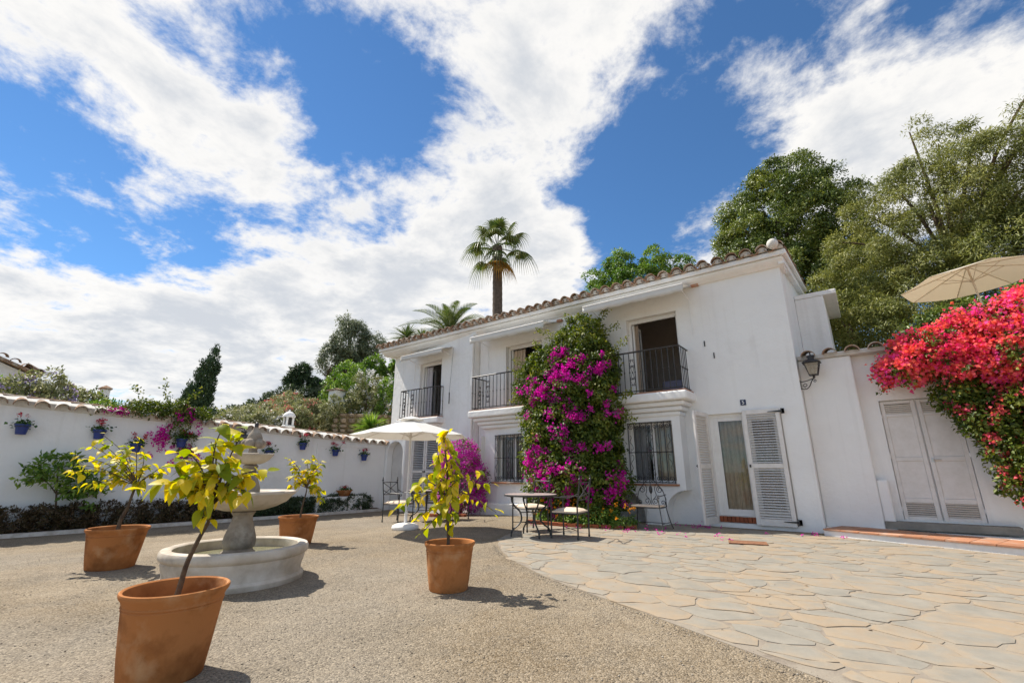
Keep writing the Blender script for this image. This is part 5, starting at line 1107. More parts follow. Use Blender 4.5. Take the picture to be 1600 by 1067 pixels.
# ------------------------------------------------------------------ the tall purple bougainvillea on the front
def big_bougainvillea():
    t = thing('purple_bougainvillea', (-6.0, 11.0, 0), 'tall purple bougainvillea climbing the house front between the balconies', 'bougainvillea')
    trunk(t, [(-5.9,11.1,0),(-6.0,11.15,1.2),(-6.1,11.2,3),(-6.2,11.2,4.6)], .07, .03, [((-6.0,11.1,1.0),(-6.9,10.8,2.6),.04),((-6.0,11.1,.9),(-5.1,10.8,2.4),.04),((-6.1,11.2,2.6),(-7.3,10.9,3.8),.03),((-6.1,11.2,2.8),(-5.2,10.9,4.2),.03)])
    ell = [(-5.95,11.15,5.0,.60,.35,.50),(-6.1,11.0,4.5,.95,.55,.6),(-6.8,10.8,4.0,.85,.6,.55),(-7.3,10.75,3.55,.65,.55,.6),(-5.6,10.9,3.9,.7,.6,.8),(-6.3,10.7,3.3,1.2,.75,.9),(-5.55,10.75,2.8,.78,.7,1.0),(-6.9,10.75,2.5,.75,.6,.8),(-6.2,10.6,2.2,1.1,.85,1.0),(-5.6,10.65,1.7,.72,.7,.9),(-6.8,10.6,1.6,.75,.7,.8),(-6.0,10.45,1.1,1.1,.85,.8),(-5.25,10.5,.9,.65,.65,.7),(-6.6,10.4,.8,.65,.65,.65),(-5.8,10.4,.45,1.0,.65,.45)]
    crown('foliage', BGL, t, ell, 2600, 34, .15, .085, .58, droop=.5, surf=3.2, mask=lambda c: (c[:,1] < 11.62) & (c[:,2] > .02), tonal=.5)
    # loose sprays that stick out
    S = []
    for (x, y, z, dx, dz) in ((-7.6,10.6,3.9,-.45,.25),(-7.6,10.6,4.0,-.3,.45),(-7.5,10.5,3.3,-.45,-.05),(-6.6,10.6,4.9,-.5,.35),(-5.5,11.2,5.2,.25,.4),(-5.3,11.1,4.8,.4,.3),(-4.9,10.8,4.2,.3,.35),(-4.7,10.6,2.9,.3,.25),(-4.7,10.5,2.6,.35,-.1),(-6.9,10.6,4.4,-.3,.45),(-6.2,11.0,5.3,-.2,.35),(-7.4,10.5,2.8,-.35,.0)):
        for k in range(60):
            u = rng.random()**.7; S.append((x+dx*u*1.2+rng.normal()*.05, y+rng.normal()*.06, z+dz*u*1.2-.12*u*u+rng.normal()*.05))
    S = np.array(S); leaves('spray', BGL, t, S, rdir(len(S))+np.array([0,0,.5]), rdir(len(S))-np.array([0,0,.3]), .075, .58, rnd=.35+.65*rng.random(len(S)))
    F = [((-5.87, 10.15, 4.02), 2), ((-6.19, 10.15, 3.84), 2), ((-6.48, 10.15, 3.58), 2), ((-6.75, 10.15, 3.34), 3), ((-6.9, 10.15, 3.23), 3), ((-6.05, 10.15, 3.4), 3), ((-6.4, 10.15, 3.69), 1), ((-5.57, 10.15, 3.54), 2), ((-5.2, 10.15, 3.67), 2), ((-7.07, 10.15, 3.07), 2), ((-7.33, 10.15, 3.4), 1), ((-6.22, 10.15, 4.37), 2), ((-6.39, 10.15, 4.13), 2), ((-5.98, 10.15, 4.28), 1), ((-4.93, 10.15, 3.75), 1), ((-5.55, 10.15, 4.01), 1), ((-4.88, 10.15, 3.03), 1), ((-5.89, 10.15, 2.55), 2), ((-5.62, 10.15, 2.45), 1), ((-6.17, 10.15, 2.09), 3), ((-5.87, 9.9, 1.75), 2), ((-6.82, 9.9, 1.78), 3), ((-6.96, 9.9, 1.54), 3), ((-6.62, 9.9, 1.69), 2), ((-6.92, 9.9, 1.3), 3), ((-6.77, 9.9, 1.07), 2), ((-6.5, 9.9, 1.3), 2), ((-5.97, 9.9, 1.37), 2), ((-5.63, 9.9, 1.08), 2), ((-5.09, 9.9, 1.73), 1), ((-6.37, 9.9, 0.4), 2), ((-6.45, 9.9, 0.77), 1), ((-5.38, 9.9, 0.86), 2), ((-5.06, 9.9, 0.8), 3), ((-4.89, 9.9, 0.94), 2), ((-5.31, 9.9, 0.58), 2), ((-4.67, 9.9, 0.74), 2), ((-4.4, 9.9, 1.22), 2), ((-4.38, 9.9, 0.88), 2), ((-4.57, 9.9, 1.01), 1), ((-5.82, 9.9, 0.71), 1), ((-4.84, 9.9, 0.46), 2), ((-4.39, 9.9, 1.43), 1), ((-5.12, 9.9, 1.15), 1), ((-5.73, 10.15, 1.91), 1), ((-4.66, 10.15, 2.62), 1), ((-6.67, 10.15, 2.61), 1), ((-7.25, 10.15, 2.82), 1), ((-4.57, 9.9, 0.34), 1), ((-5.58, 9.9, 0.29), 1)]
    C = []
    for (p, n) in F:
        for k in range(n*2): C.append((p[0]+rng.normal()*.07*n**.5, p[1]+.18+rng.normal()*.10, p[2]+rng.normal()*.07*n**.5))
    for k in range(45):
        z = rng.random()*4.0+.2; C.append((-6.3+rng.normal()*.75, 10.15+.12*z+rng.random()*.2, z))
    E = np.array(ell); cd = np.array([.45,-.88,-.12]); C = np.array(C)
    inside = lambda p: (((p-E[:,:3])/E[:,3:])**2).sum(1).min() < 1.0
    for i in range(len(C)):                                             # bring every truss to the skin of the plant
        p = C[i]; sg = 1 if inside(p) else -1
        for k in range(40):
            q = p+cd*.05*sg
            if inside(q) != (sg > 0): break
            p = q
        C[i] = p+cd*.06
    C = C[np.array([not (p[0] > -5.5 and p[2] < 1.4) for p in C]) | (rng.random(len(C)) < .4)]
    C = C[[(((p-E[:,:3])/E[:,3:])**2).sum(1).min() < 1.6 for p in C]]
    bracts('flowers', BGF, t, C, 30, .05, .055)
    # low bed with orange flowers at its foot
    b = thing('flower_bed', (-5.6, 9.75, 0), 'low green plants with orange flowers along the brick edge under the bougainvillea', 'flower bed')
    crown('foliage', GREEN, b, [(-6.2,10.0,.12,.6,.35,.22),(-5.3,9.85,.15,.7,.35,.26),(-4.7,10.05,.12,.4,.3,.22)], 260, 24, .09, .06, .5, surf=1.5, mask=lambda c: c[:,2] > .0)
    bracts('flowers', ORANGEF, b, [(-5.6+rng.normal()*.6, 9.6+rng.random()*.3, .2+rng.random()*.35) for k in range(38)], 9, .022, .04)
    bm = MB(); bm.box(-.11,.11,-.05,.05,0,.07); me = bm.mesh('brick'); me.materials.append(BRICK)
    for i in range(11):
        u = i/10; x = -6.75+2.4*u; y = 9.62-.28*math.sin(pi*u)+.35*u; inst('brick', me, b, (x,y,.012), (0,0,.15+.5*(u-.5)+rng.normal()*.05))
big_bougainvillea()
def petal_litter():
    C = [(-3.35+rng.normal()*.18, 11.15+rng.normal()*.06, .022) for k in range(16)] + [(-4.6+rng.normal()*1.2, 9.7+rng.normal()*.5, .024) for k in range(40)] + [(-1.6+rng.random()*1.2, 11.0+rng.normal()*.08, .024) for k in range(6)]
    o = bracts('fallen_petals', BGF, None, C, 5, .02, .035, out=(0,0,3)); o['label'] = 'fallen purple petals scattered on the paving by the house'; o['category'] = 'petals'
    C = [(-7+rng.random()*7, 1.5+rng.random()*6, .01) for k in range(60)]; n = len(C)
    o = leaves('fallen_leaves', BROWNL, None, np.array(C), rng.normal(size=(n,3))*.3+np.array([0,0,1]), rng.normal(size=(n,3))*np.array([1,1,.1]), .02+.03*rng.random(n), .5); o['label'] = 'small dry leaves scattered over the gravel of the courtyard'; o['category'] = 'leaves'
petal_litter()
def mauve():
    t = thing('mauve_bougainvillea', (-10.35, 10.75, gz(-10.35)), 'smaller mauve bougainvillea bush at the foot of the house behind the citrus', 'bougainvillea')
    trunk(t, [(-10.3,10.9,-.1),(-10.3,10.9,.8),(-10.35,10.9,1.5)], .05, .02)
    ell = [(-10.35,10.85,1.6,.7,.45,.55),(-10.2,10.8,1.0,.95,.55,.65),(-10.1,10.75,.4,.85,.5,.45),(-10.8,10.8,1.2,.45,.4,.5)]
    crown('foliage', BGL, t, ell, 260, 20, .13, .06, .5, mask=lambda c: c[:,2] > -.1)
    P, D, pr = clumps(ell, 520, 1, .1, 2.5, mask=lambda c: (c[:,2] > .0)); bracts('flowers', BGM, t, P, 22, .055, .05)
    bm = MB(); bm.box(-.11,.11,-.05,.05,0,.07); me = bm.mesh('brick'); me.materials.append(BRICK)
    for i in range(10):
        u = i/9; inst('brick', me, t, (-11.1+1.6*u, 10.15-.12*math.sin(pi*u), -.1+.07*u), (0,0,.1*rng.normal()))
mauve()
def red_bougainvillea():
    t = thing('red_bougainvillea', (2.6, 11.7, .1), 'huge red and pink bougainvillea spilling over the store room wall', 'bougainvillea')
    trunk(t, [(3.3,11.8,.1),(3.2,11.8,1.4),(2.9,11.9,2.8),(2.2,11.9,3.5)], .08, .04, [((3.1,11.8,1.5),(3.8,11.6,3.4),.05),((2.9,11.9,2.6),(1.3,11.8,3.3),.03)])
    top = [(.85,11.8,3.12,.45,.32,.26),(1.4,11.75,3.42,.65,.45,.42),(2.1,11.7,3.55,.75,.55,.52),(2.9,11.6,3.62,.85,.65,.62),(3.7,11.5,3.6,.9,.7,.72),(1.9,11.7,3.15,.6,.5,.45),(2.7,11.5,3.2,.8,.6,.6),(3.5,11.4,3.1,.9,.7,.8)]
    low = [(1.6,11.8,2.62,.42,.35,.42),(1.82,11.75,2.15,.42,.38,.5),(2.1,11.7,1.6,.48,.4,.6),(2.7,11.6,2.2,.8,.55,.9),(2.2,11.68,1.05,.42,.36,.45),(2.7,11.55,1.3,.7,.5,.8)]
    crown('foliage', BGL, t, top+low+low, 1700, 30, .14, .075, .58, droop=.4, surf=2.5, mask=lambda c: (c[:,1] < 12.15) | (c[:,2] > 3.8), tonal=.4)
    P, D, pr = clumps(top, 2300, 1, .1, 4.5, mask=lambda c: c[:,1] < 12.0)
    zone = .5+.5*np.sin(P[:,0]*2.6+P[:,2]*1.9+.7)*np.cos(P[:,2]*2.3-P[:,0]*1.2); bracts('flowers', BGR, t, P, 34, .055, .062, rnd0=np.clip(zone+rng.normal(size=len(P))*.16, 0, 1))
    P, D, pr = clumps(low, 170, 1, .1, 4.0, mask=lambda c: c[:,1] < 11.7); bracts('flowers', BGR, t, P, 34, .055, .05, rnd0=.2+.4*rng.random(len(P)))
    S = []
    for (x, z, dx, dz) in ((.9,3.1,-.55,-.35),(1.0,3.2,-.6,.12),(1.7,2.6,-.4,-.2),(2.2,1.4,-.4,-.3),(2.3,1.0,-.35,-.15),(2.3,1.8,-.35,.1)):
        for k in range(55): u = rng.random(); S.append((x+dx*u, 11.75+rng.normal()*.05, z+dz*u+.05*math.sin(u*6)+rng.normal()*.03))
    S = np.array(S); leaves('spray', BGL, t, S, rdir(len(S)), rdir(len(S)), .07, .6)
    bracts('flowers', BGR, t, S[::9], 14, .04, .045)
red_bougainvillea()
def wall_creeper():
    t = thing('wall_bougainvillea', (WX(4.4)-.3, 4.4, 1.6), 'magenta bougainvillea creeping over the courtyard wall coping and hanging down', 'bougainvillea')
    wx = WX(4.4)
    crown('foliage', BGL, t, [(wx-.1,3.9,2.85,.45,.55,.22),(wx-.1,4.6,2.85,.45,.6,.28),(wx-.2,5.2,2.75,.4,.5,.22),(wx+.1,4.75,2.45,.22,.22,.45),(wx+.12,5.0,1.95,.15,.2,.35)], 330, 22, .11, .07, .58, surf=1.5)
    S = []
    for (y, z, dy, dz) in ((4.0,2.9,-.5,.75),(4.4,3.0,-.2,.85),(4.7,3.0,.5,.75),(5.0,2.9,.9,.45),(3.8,2.8,-1.0,.25),(3.2,2.8,-.5,.65),(4.9,2.3,.2,-.9),(5.1,2.0,.25,-.55)):
        for k in range(70): u = rng.random(); S.append((wx+rng.normal()*.06, y+dy*u+rng.normal()*.05, z+dz*u-.35*u*u*abs(dy)+rng.normal()*.05))
    S = np.array(S); leaves('spray', BGL, t, S, rdir(len(S)), rdir(len(S)), .08, .6)
    C = [(wx+.15+rng.normal()*.05, 4.35+rng.normal()*.13, 2.15+rng.normal()*.18) for k in range(20)] + [(wx+.1+rng.normal()*.1, 4.9+rng.normal()*.2, 2.72+rng.normal()*.12) for k in range(22)] + [(wx+.14, 5.1+rng.normal()*.2, 1.75+rng.normal()*.28) for k in range(15)] + [(wx, 3.35+rng.normal()*.12, 2.75) for k in range(8)]
    bracts('flowers', BGF, t, C, 20, .05, .05, out=(1,0,.2), rnd0=rng.random(len(C))*.6)
wall_creeper()
# ------------------------------------------------------------------ hedges and shrubs in the bed
def hedge(y0, y1, zt, mt, label, n, L, w=.30):
    yc = (y0+y1)/2; t = thing('hedge', ((KX(yc)+WX(yc))/2, yc, -.15), label, 'hedge', 'hedges along the courtyard wall'); ell = []; k = max(2, int((y1-y0)/.5))
    for i in range(k): y = y0+(y1-y0)*(i+.5)/k; ell.append(((KX(y)-.1+WX(y))/2+.02, y, (zt-.15)/2+random.uniform(-.03,.03), min(w, (KX(y)-WX(y))/2-.03), .40, (zt+.15)/2+random.uniform(0,.05)))
    crown('foliage', mt, t, ell, n, 26, .09, L, .5, droop=-.2, surf=1.8, mask=lambda c: c[:,2] > -.16)
    m = MB()
    for e in ell: m.tube([(e[0],e[1],-.2),(e[0]+.03,e[1]+.04,e[2])], .012, 5); m.tube([(e[0],e[1]+.2,-.2),(e[0]-.03,e[1]+.15,e[2])], .010, 5)
    m.build('stems', BARK, t)
hedge(-1.5, 6.9, .40, HEDL, 'long clipped reddish brown hedge in front of the courtyard wall, left part', 1500, .055, .38)
hedge(7.0, 10.95, .34, HEDG, 'loose dark green hedge along the courtyard wall near the house', 620, .06)
def shrub_tree(base, ell, mt, nc, per, cr, L, name, label, cat, group=None, tr=(.05,.02), wd=.5, droop=.3, flowers=None, surf=2.2, squash=.8, trunkpts=None, limbs=(), tonal=.45):
    t = thing(name, base, label, cat, group)
    top = ell[0]
    trunk(t, trunkpts or [base, (base[0]*.5+top[0]*.5, base[1]*.5+top[1]*.5, (base[2]+top[2])/2), (top[0],top[1],top[2]+top[5]*.3)], tr[0], tr[1], limbs or [((base[0]*.4+top[0]*.6, base[1]*.4+top[1]*.6, base[2]*.4+top[2]*.6), (e[0],e[1],e[2]), tr[0]*.6) for e in ell[1:]])
    crown('crown', mt, t, ell, nc, per, cr, L, wd, droop, surf, squash, tonal=tonal)
    if flowers:
        P, D, pr = clumps(ell, flowers[1], 1, .1, 5.0); bracts('flowers', flowers[0], t, P, flowers[2], flowers[3], flowers[4], out=(.5,-.5,.5))
    return t
shrub_tree((-15.55,2.65,-.15), [(-15.5,2.4,1.25,.3,.42,.32),(-15.5,2.85,.95,.3,.35,.30),(-15.5,2.05,1.1,.2,.3,.18),(-15.5,3.1,.6,.2,.25,.25)], GREEN, 75, 14, .13, .14, 'young_shrub', 'young green shrub with broad leaves against the wall, left of the pots', 'shrub', tr=(.028,.012), wd=.45)

# ------------------------------------------------------------------ trees behind the house and on the terrace
shrub_tree((-1.7,24.2,3.4), [(-1.7,24,12.6,2.5,2.6,2.9),(-3.2,24,11.0,1.6,2.0,2.5),(.2,24,12.2,1.6,2,2.6),(-1.6,23.4,9.0,2.6,2.2,2.4),(-1.0,24,15.0,1.3,1.4,1.2),(-3.3,24,13.4,1.1,1.4,1.2),(.5,24.5,9.0,1.9,2,2.6)], FICL, 520, 280, .50, .125, 'round_tree', 'dense round dark green tree behind the right end of the house roof', 'tree', 'trees behind the house', (.30,.10), .5, .25, surf=4.0, tonal=.45)
def feather_tree():
    ell = [(3.0,19.2,9.2,1.7,1.6,2.2),(4.5,18.6,9.6,1.5,1.4,1.7),(1.3,19.4,8.3,1.4,1.4,1.6),(5.8,18.3,8.6,1.6,1.5,2.2),(2.6,19.0,6.6,1.8,1.5,1.7),(4.6,18.4,6.6,2.0,1.5,1.8),(3.6,19,11.8,.5,.5,.9),(5.4,18.4,11.0,.5,.5,.8),(2.2,19.2,11.0,.45,.45,.8),(6.4,18,10.3,.5,.5,.8),(6.0,17.8,12.6,.22,.22,.5),(4.4,18.6,11.5,.4,.4,.6),(1.2,19.3,10.2,.4,.4,.7),(3.0,19.0,12.6,.22,.22,.5),(5.9,18,11.4,.3,.3,.4),(.3,19.4,9.4,.35,.35,.5),(6.8,17.9,6.6,1.4,1.3,1.6)]
    t = shrub_tree((3.6,19.4,3.4), ell, FEAL, 620, 240, .42, .12, 'feathery_tree', 'tall feathery olive green tree rising behind the cream parasol', 'tree', 'trees behind the house', (.13,.05), .24, .6, surf=3.2, squash=.75)
feather_tree()
shrub_tree((.6,18.0,3.4), [(.2,18,5.4,1.2,1.0,1.5),(1.4,17.6,5.0,1.0,.9,1.2),(-.3,18.4,6.8,.8,.8,1.0)], FEAL, 260, 110, .3, .105, 'terrace_shrub', 'olive green shrub on the terrace beside the house gable', 'shrub', 'shrubs on the upper terrace', (.08,.03), .3, .7)
shrub_tree((3.0,16.4,3.55), [(2.6,16.4,4.6,1.3,.8,.9),(4.2,16.2,4.7,1.2,.8,1.0),(5.6,16,4.8,1.2,.8,1.1)], FICL, 230, 50, .26, .13, 'terrace_shrub', 'dark leafy shrub under the cream parasol on the terrace', 'shrub', 'shrubs on the upper terrace', (.07,.03), .5, .4)
shrub_tree((-8.6,22.5,6.0), [(-8.6,22.4,10.6,1.5,1.5,1.4),(-10.2,21.8,10.4,1.1,1.2,1.1),(-7.0,23,10.6,1.0,1.1,1.0),(-9.3,22.2,12.1,.7,.8,.8),(-7.5,22.7,12.2,.7,.7,.8),(-10.6,21.6,11.6,.45,.5,.55),(-6.2,23.2,11.6,.4,.5,.6)], GREEN, 420, 95, .28, .13, 'leafy_tree', 'bright green broadleaf tree showing over the middle of the roof', 'tree', 'trees behind the house', (.14,.05), .5, .35, surf=2.6)
shrub_tree((-33.7,21.5,4.2), [(-33.7,21.4,11.9,1.5,1.3,1.8),(-34.4,20.4,10.2,1.1,1.0,1.2),(-32.7,23.0,11.5,1.0,1.0,1.2),(-33.9,21.2,13.4,.8,.8,.9),(-33.0,22.4,9.6,1.0,1.0,1.0)], EUCL, 330, 55, .36, .26, 'eucalyptus_tree', 'tall grey green eucalyptus on the hillside left of the house', 'tree', None, (.22,.08), .28, .9, squash=1.3)
shrub_tree((-33.9,20.6,4.2), [(-33.8,20.9,8.2,1.2,1.0,1.3),(-33.0,21.8,8.0,1.0,.9,1.2)], BROWNL, 200, 55, .3, .2, 'dry_tree', 'brownish dry tree below the eucalyptus on the hillside', 'tree', None, (.12,.05), .35, .5, squash=1.2)
shrub_tree((-24.3,17.6,3.6), [(-24.4,17.4,7.2,.75,.7,1.1),(-24.0,18.0,6.2,.8,.8,.8),(-24.8,16.9,6.2,.55,.55,.7),(-23.6,18.7,7.6,.5,.5,.7)], GREEN, 330, 45, .22, .16, 'mulberry_tree', 'bright green leafy tree close to the left end of the house', 'tree', None, (.10,.04), .6, .4)
# the leaning cypress
def cypress():
    t = thing('cypress_tree', (-23.0,7.2,2.2), 'dark pointed cypress leaning right behind the courtyard wall', 'tree')
    trunk(t, [(-23.0,7.15,1.6),(-22.95,7.3,3.6),(-22.8,7.75,6.2)], .12, .02)
    ell = []
    for i in range(9):
        u = i/8; ell.append((-22.95+.15*u, 7.2+.62*u**1.2, 2.9+3.6*u, .62*(1-u)**.7+.06, .62*(1-u)**.7+.06, .55-.25*u))
    crown('crown', CYPL, t, ell, 620, 34, .14, .12, .35, droop=-1.2, surf=2.5, squash=1.5, up=.2)
cypress()
# ------------------------------------------------------------------ palms
def strips(name, mt, parent, S, kind='stuff'):
    """S: list of (points, width list, up) blades, each a flat folded strip"""
    m = MB(); rn = []
    for pts, ws, r in S:
        k = len(pts); vs = []
        P = [Vector(p) for p in pts]
        for i in range(k):
            d = (P[min(i+1,k-1)]-P[max(i-1,0)]).normalized(); s = d.cross(Vector((0,0,1))); s = s.normalized() if s.length > 1e-4 else Vector((1,0,0)); u = s.cross(d)
            vs += [P[i]+s*ws[i]+u*ws[i]*.5, P[i], P[i]-s*ws[i]+u*ws[i]*.5]
        m.add(vs, [(3*i+j, 3*i+3+j, 3*i+4+j, 3*i+1+j) for i in range(k-1) for j in (0,1)]); rn += [r]*(3*k)
    me = bpy.data.meshes.new(name); off = wl(parent); me.from_pydata([Vector(v)-off for v in m.v], [], m.f); a = me.attributes.new('rnd','FLOAT','POINT'); a.data.foreach_set('value', rn); me.update(); me.materials.append(mt)
    return put(bpy.data.objects.new(name, me), parent, kind=kind)
def fan_leaf(t, C, d, plen, fl, mt, g, droop):
    """a fan: petiole from C along d, then blades spread in the plane of the leaf"""
    d = Vector(d).normalized(); e = C+d*plen-Vector((0,0,.10*plen)); side = d.cross(Vector((0,0,1))).normalized(); S = []
    n = 26
    for i in range(n):
        a = (i/(n-1)-.5)*2*R(118); dr = (d*math.cos(a)+side*math.sin(a)).normalized(); L = fl*(1-.30*abs(i/(n-1)-.5)*2)*g.uniform(.9,1.08); pts = []
        for k in range(6): s = k/5; pts.append(e+dr*L*s*(1-.12*s*s)-Vector((0,0,droop*L*s**2.6))+Vector((0,0,.10*L*s*(1-s))))
        S.append((pts, [fl*.012,fl*.032,fl*.034,fl*.020,fl*.010,.003], g.random()))
    b = strips('frond', mt, t, S, kind=None); m = MB(); m.tube([C, C.lerp(e,.5)+Vector((0,0,.03)), e], .022, 5); m.build('petiole', mt, b)
def washingtonia(loc, zt, rad, fl, pl, n, label, name='fan_palm', dead=3, seed=1):
    g = random.Random(seed); t = thing(name, loc, label, 'palm', 'palms'); b = Vector(loc)
    m = MB(); q = []; rr = []
    k = 60
    for i in range(k+1):
        u = i/k; q.append((b.x+.05*math.sin(u*3), b.y, b.z+(zt-b.z)*u)); rr.append((rad*(1.08-.12*u) if u < .93 else rad*(.98+.9*(u-.93)))*(1+.045*(i%2)))
    m.tube(q, rr, 14); m.build('trunk', mat('palm_trunk', (.17,.13,.10), .95, (.09,.07,.055), 6, 6, bump=.7, bscale=14, bdist=.06) if 'palm_trunk' not in MATS else MATS['palm_trunk'], t, smooth=True)
    C = Vector((b.x, b.y, zt))
    for i in range(n):
        az = i*2.399+g.uniform(-.2,.2); u = i/(n-1); el = R(80-105*u+g.uniform(-8,8)); d = (math.cos(az)*math.cos(el), math.sin(az)*math.cos(el), math.sin(el)); fan_leaf(t, C+Vector((0,0,.1-.3*u)), d, pl*g.uniform(.85,1.1), fl*g.uniform(.85,1.1), PALMG, g, .45+.55*u)
    for i in range(dead):
        az = -1.0+.5*i; fan_leaf(t, C-Vector((0,0,.5)), (math.cos(az)*.55, math.sin(az)*.55, -.75), pl*.8, fl*.9, PALMD, g, .5)
washingtonia((-19.0,23.2,4.0), 16.9, .34, 1.6, 1.5, 19, 'tall fan palm with a ragged crown rising over the roof')
def feather_palm(C, n, L, label, seed):
    g = random.Random(seed); C = Vector(C); t = thing('date_palm', (C.x,C.y,C.z-3.5), label, 'palm', 'palms')
    m = MB(); m.tube([(C.x,C.y,C.z-3.5),(C.x,C.y,C.z)], [.28,.34], 12); m.build('trunk', MATS['palm_trunk'], t, smooth=True)
    for i in range(n):
        az = i*2.399+g.uniform(-.2,.2); u = i/(n-1); el = R(86-66*u); d = Vector((math.cos(az)*math.cos(el), math.sin(az)*math.cos(el), math.sin(el))); h = Vector((math.cos(az),math.sin(az),0)); ln = L*g.uniform(.85,1.1); pts = []
        for k in range(13): s = k/12; pts.append(C+d*ln*s+h*ln*.22*s*s-Vector((0,0,ln*(.28+.28*u)*s**2.4)))
        S = [(pts[::3], [.03,.025,.02,.014,.006], g.random())]
        for k in range(1, 12):
            tn = (pts[k+1]-pts[k-1]).normalized(); sd = tn.cross(Vector((0,0,1))).normalized(); up = sd.cross(tn)
            for w in range(4):
                p = pts[k].lerp(pts[k+1], w/4)
                for s in (-1, 1):
                    ll = ln*.20*math.sin(pi*(.12+.84*(k+w/4)/12)); e = p+(sd*s*.75+tn*.75+up*.30).normalized()*ll; S.append(([p, p.lerp(e,.5)+up*.02, e-Vector((0,0,.04))], [.012,.016,.003], g.random()))
        strips('frond', PALMG, t, S, kind=None)
feather_palm((-19.3,19.0,9.2), 28, 2.9, 'date palm with arching feather fronds behind the left of the roof', 3)
def yucca(C, n, L, label, name, group=None, seed=5, mt=None):
    g = random.Random(seed); C = Vector(C); t = thing(name, (C.x,C.y,C.z-1.2), label, 'yucca' if 'yucca' in name else 'shrub', group)
    m = MB(); m.tube([(C.x,C.y,C.z-1.2),(C.x,C.y,C.z)], .09, 8); m.build('trunk', BARK, t); S = []
    for i in range(n):
        az = g.uniform(0,2*pi); el = math.asin(g.uniform(-.25,1)); d = Vector((math.cos(az)*math.cos(el), math.sin(az)*math.cos(el), math.sin(el))); ln = L*g.uniform(.75,1.1); S.append(([C+d*ln*s-Vector((0,0,.18*ln*s**3)) for s in (0,.35,.7,1)], [.02,.03,.022,.002], g.random()))
    strips('blades', mt or PALMG, t, S)
yucca((-20.3,16.5,8.7), 130, 1.15, 'spiky yucca head over the left end of the roof', 'yucca_plant')
yucca((-19.6,17.1,8.6), 90, .95, 'smaller spiky yucca head beside the date palm', 'yucca_plant', seed=6)
yucca((-16.95,12.2,3.0), 220, .95, 'rounded yellow green fan leaved shrub behind the wall beside the house', 'fan_shrub', seed=8, mt=GREEN)
# two tiny palms and a clipped ball on the ridge
for (x, y, z, s, lab) in ((-47.9,24.9,11.6,1.0,'taller of two tiny palms on the distant ridge'),(-48.3,24.4,10.7,.8,'shorter of two tiny palms on the distant ridge')):
    t = thing('ridge_palm', (x,y,5.8), lab, 'palm', 'palms on the ridge'); trunk(t, [(x,y,5.6),(x,y,z)], .16, .12); crown('crown', CYPL, t, [(x,y,z,.9*s,.9*s,.75*s)], 60, 30, .3, .5, .2, droop=.5)
shrub_tree((-46.8,26.0,6.0), [(-46.8,26.0,10.2,.75,.75,.8)], CYPL, 120, 30, .2, .22, 'clipped_ball_tree', 'round clipped dark tree on the distant ridge', 'tree', None, (.1,.08), .5, .2)
# ------------------------------------------------------------------ shrubs on the slope
def bush(x, y, r, h, mt, label, name='slope_bush', fl=None, L=.14, n=150, per=40, cr=.22, wd=.4):
    z = hill_z(x, y); ell = [(x,y,z+h*.55,r,r,h*.55),(x+r*.5,y+r*.4,z+h*.35,r*.6,r*.6,h*.4),(x-r*.5,y-r*.4,z+h*.4,r*.6,r*.6,h*.42)]
    return shrub_tree((x,y,z-.1), ell, mt, n, per, cr, L, name, label, 'shrub', 'shrubs on the hillside', (.05,.02), wd, .1, flowers=fl, surf=2.2)
bush(-50.5,20.2,2.6,2.6,CYPL,'dark rounded shrub at the left end of the distant ridge', L=.3, cr=.4, n=160)
bush(-48.5,22.3,2.6,2.4,HEDG,'grey green rounded shrub on the distant ridge, second from the left', L=.3, cr=.4, n=160)
bush(-47,24.2,2.9,2.6,HEDG,'wide dark shrub on the distant ridge below the tiny palms', L=.3, cr=.4, n=180)
bush(-45,28.5,3.0,2.8,EUCL,'grey shrub on the ridge behind the oleanders', L=.3, cr=.4, n=180)
O = [(-24.5,10.2,1.1,2.4,WHITEF,'pale flowering oleander at the foot of the slope, by the white chimney'),(-25.8,11.4,1.3,2.8,WHITEF,'cream flowering oleander higher on the slope'),(-24.2,11.4,1.1,2.2,PINKF,'pink oleander just right of the white chimney'),(-26.0,12.6,1.4,3.4,PINKF,'tall salmon pink oleander in the middle of the slope'),(-23.0,11.9,.9,1.7,PINKF,'low deep pink oleander behind the wall coping'),(-27.8,14.0,1.5,3.6,PINKF,'reddish oleander high on the slope left of the white pillar'),(-23.4,12.9,.8,2.2,PINKF,'salmon oleander in front of the white pillar'),(-21.0,9.6,.9,2.0,WHITEF,'cream oleander just behind the coping near the chimney'),(-21.2,11.0,.8,2.0,PINKF,'pink oleander just behind the coping, right of the chimney'),(-22.5,8.9,1.0,2.0,WHITEF,'pale oleander left of the white chimney')]
for i, (x, y, r, h, f, lab) in enumerate(O): bush(x, y, r*.85, h*.55, OLEL, lab, 'oleander_bush', (f, 60, 14, .07, .09), L=.17, n=190, cr=.2, wd=.25)
bush(-20.9,14.6,.9,2.9,WHITEF and OLEL,'silvery white flowering shrub above the stone wall','plumbago_bush',(WHITEF,130,14,.06,.08), L=.12, n=190, cr=.18)
bush(-19.6,15.3,.8,2.9,GREEN,'green shrub with pale flowers against the house side','plumbago_bush',(WHITEF,80,12,.06,.08), L=.12, n=170, cr=.18)
bush(-22.3,14.6,.9,3.0,GREEN,'yellow green shrub right of the white pillar','slope_shrub', L=.14, n=190, cr=.2)
bush(-20.8,12.6,.45,1.5,OLEL,'small ivy shrub at the left end of the stone wall','slope_shrub', L=.12, n=110, cr=.15)
bush(-16.75,12.5,.5,1.2,OLEL,'white flowering shrub under the fan shrub by the house','slope_shrub',(WHITEF,50,10,.05,.06), L=.10, n=110, cr=.15)
